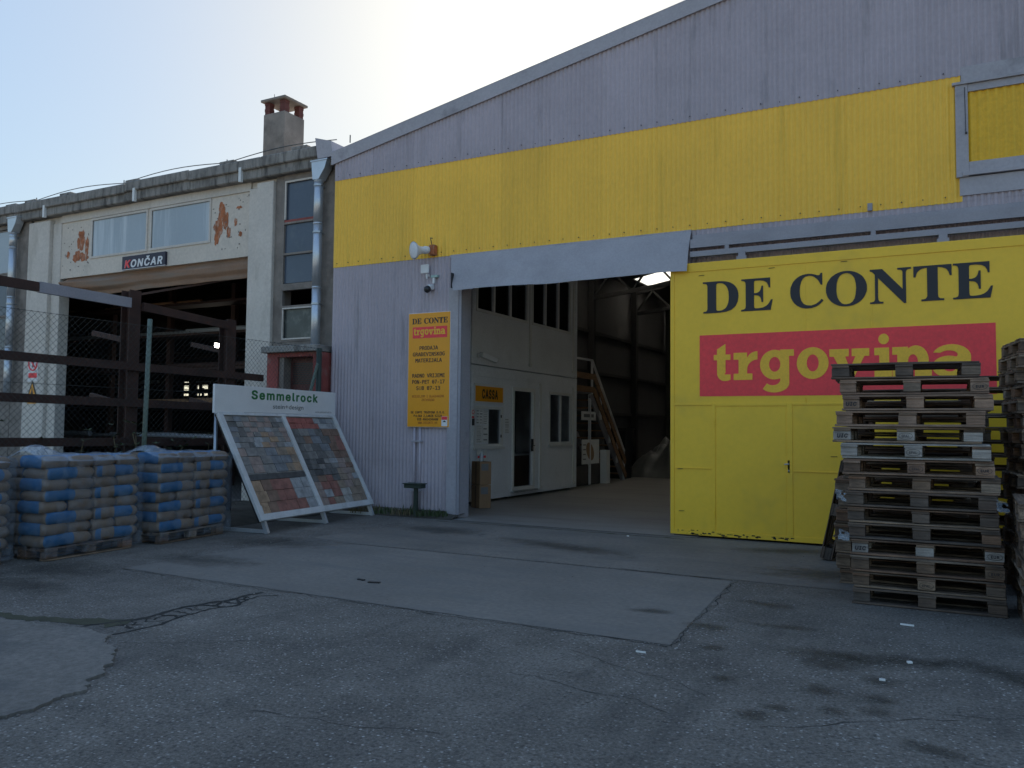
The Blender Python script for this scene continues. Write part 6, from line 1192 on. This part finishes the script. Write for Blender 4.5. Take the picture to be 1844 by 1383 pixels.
# ------------------------------------------------------------------ weeds, litter
def tuft(x, y, r, h, n, m, lab, seed, z=0):
    q = random.Random(seed); b = MB()
    for k in range(n):
        a = q.uniform(0, 6.283); d = r*math.sqrt(q.random()); px, py = x+d*math.cos(a), y+d*math.sin(a); hh = h*q.uniform(.4, 1); lean = q.uniform(.1, .6)*hh; aa = q.uniform(0, 6.283); w = q.uniform(.004, .012)
        dx, dy = math.cos(aa), math.sin(aa); nx_, ny_ = -dy*w, dx*w
        b.add([(px-nx_, py-ny_, z), (px+nx_, py+ny_, z), (px+dx*lean*.35+nx_*.8, py+dy*lean*.35+ny_*.8, z+hh*.6), (px+dx*lean*.35-nx_*.8, py+dy*lean*.35-ny_*.8, z+hh*.6), (px+dx*lean, py+dy*lean, z+hh)], [(0, 1, 2, 3), (3, 2, 4)])
    return tag(b.build('weed', m), lab, 'weed', 'weeds by the wall and fence')
b = MB(); vs = []; n = 60
for k in range(n+1):
    y_ = k/n; x = -10.4+y_*2.95
    w = .32+.12*noise.noise(Vector((x*3, 0, 1)))
    vs += [(x, .08, .07), (x, -.12, .06+.03*noise.noise(Vector((x*6, 1, 1)))), (x, -.18-w*.7, .002)]
b.add(vs, [(3*k+j, 3*k+j+1, 3*k+3+j+1, 3*k+3+j) for k in range(n) for j in (0, 1)]); tag(b.build('soil_strip', m_soil, None, True), kind='structure')
b = MB(); vs = []; n = 80
for k in range(n+1):
    y_ = -10.6+k/n*10.4
    vs += [(-9.75+.12*noise.noise(Vector((0, y_*2, 4))), y_, .002), (-10.1, y_, .06+.03*noise.noise(Vector((0, y_*4, 5)))), (-12.4, y_, .07)]
b.add(vs, [(3*k+j, 3*k+j+1, 3*k+3+j+1, 3*k+3+j) for k in range(n) for j in (0, 1)]); tag(b.build('soil_bank', m_soil, None, True), kind='structure')
wl = ['left of the green post', 'at the foot of the conduits', 'beside the gate jamb', 'right of the sample stand', 'under the grey wall seam', 'just right of the green post']
for k, (x, y, r, h, n) in enumerate([(-8.5, -.3, .22, .14, 70), (-8.42, -.2, .14, .2, 50), (-7.78, -.2, .16, .14, 70), (-9.3, -.3, .3, .16, 120), (-8.9, -.28, .25, .12, 90), (-8.05, -.3, .14, .16, 60)]):
    tuft(x, y, r, h, n, m_leaf if k % 3 else m_straw, 'low green weed tuft '+wl[k], k, .03)
def plant(x, y, h, lab, seed):
    q = random.Random(seed); t = thing('wild_plant', (x, y, .05), lab, 'plant', 'wild plants behind the fence')
    st2 = MB(); lf = MB()
    for s in range(4):
        a = q.uniform(0, 6.283); pts = []; p = Vector((x, y, .05)); d = Vector((math.cos(a)*.25, math.sin(a)*.25, 1)).normalized()
        for k in range(9):
            pts.append(p.copy()); p = p+d*h/9; d = (d+Vector((q.uniform(-.2, .2), q.uniform(-.2, .2), 0))).normalized()
            for m_ in range(5):
                aa = q.uniform(0, 6.283); l = h*.08*q.uniform(.5, 1.2); e = Vector((math.cos(aa), math.sin(aa), q.uniform(-.1, .5)))*l; sd2 = Vector((-math.sin(aa), math.cos(aa), 0))*l*.22
                lf.add([p, p+e*.5+sd2, p+e, p+e*.5-sd2], [(0, 1, 2, 3)])
        st2.tube(pts, .006, 5)
    st2.build('stem', m_straw, t); lf.build('leaves', m_leaf, t)
for k, (x, y, h, lab) in enumerate([(-10.6, -4.9, 1.45, 'slender weed behind the bags left of the rust post'), (-10.7, -4.0, 1.55, 'feathery weed right of the rust post'), (-10.75, -3.1, 1.3, 'arching weed behind the right hand bags'), (-10.7, -2.5, 1.35, 'leafy weed behind the end of the bags'), (-10.6, -6.3, 1.6, 'tall weed at the left behind the middle bags')]): plant(x, y, h, lab, k+20)
def litter(x, y, w, d, rz, m, lab):
    o = MB().box(-w/2, w/2, -d/2, d/2, 0, .012).build('litter', m); o.location = (x, y, .004); o.rotation_euler = (0, 0, rz); tag(o, lab, 'litter')
litter(-.30, -5.93, .03, .025, .4, m_paper, 'pale crumpled scrap on the right oil stain'); litter(-.37, -4.75, .10, .012, -.05, m_paper, 'white strip lying in front of the tall pallet stack')
litter(-.43, -6.45, .035, .015, .1, m_paper, 'white scrap on the small oil stain'); litter(-4.2, -.75, .03, .02, .1, m_paper, 'tiny white scrap on the gateway threshold'); litter(-1.95, -6.6, .07, .005, .05, m_paper, 'thin white strip at the apron corner')
litter(-.02, -8.2, .04, .03, .5, m_paper, 'tiny pale chip near the lower right corner'); litter(-5.1, -5.5, .12, .04, .3, m_dark, 'dark debris on the concrete apron'); litter(-5.3, -5.45, .09, .03, -.2, m_dark, 'smaller dark debris on the concrete apron')
b = MB(); q = random.Random(3)
for k in range(420):
    x, y = q.uniform(-8, 1.5), q.uniform(-10.5, -.7); r = q.uniform(.004, .013)
    b.add([(x+r*math.cos(a)*q.uniform(.7, 1.2), y+r*math.sin(a)*q.uniform(.7, 1.2), z) for z, rr in ((.004, 1),) for a in (0, 1.05, 2.1, 3.14, 4.2, 5.2)]+[(x, y, .006+r*.8)], [(0, 1, 6), (1, 2, 6), (2, 3, 6), (3, 4, 6), (4, 5, 6), (5, 0, 6)])
tag(b.build('loose_grit', m_conc2), 'loose grit scattered over the yard', 'grit', kind='stuff')
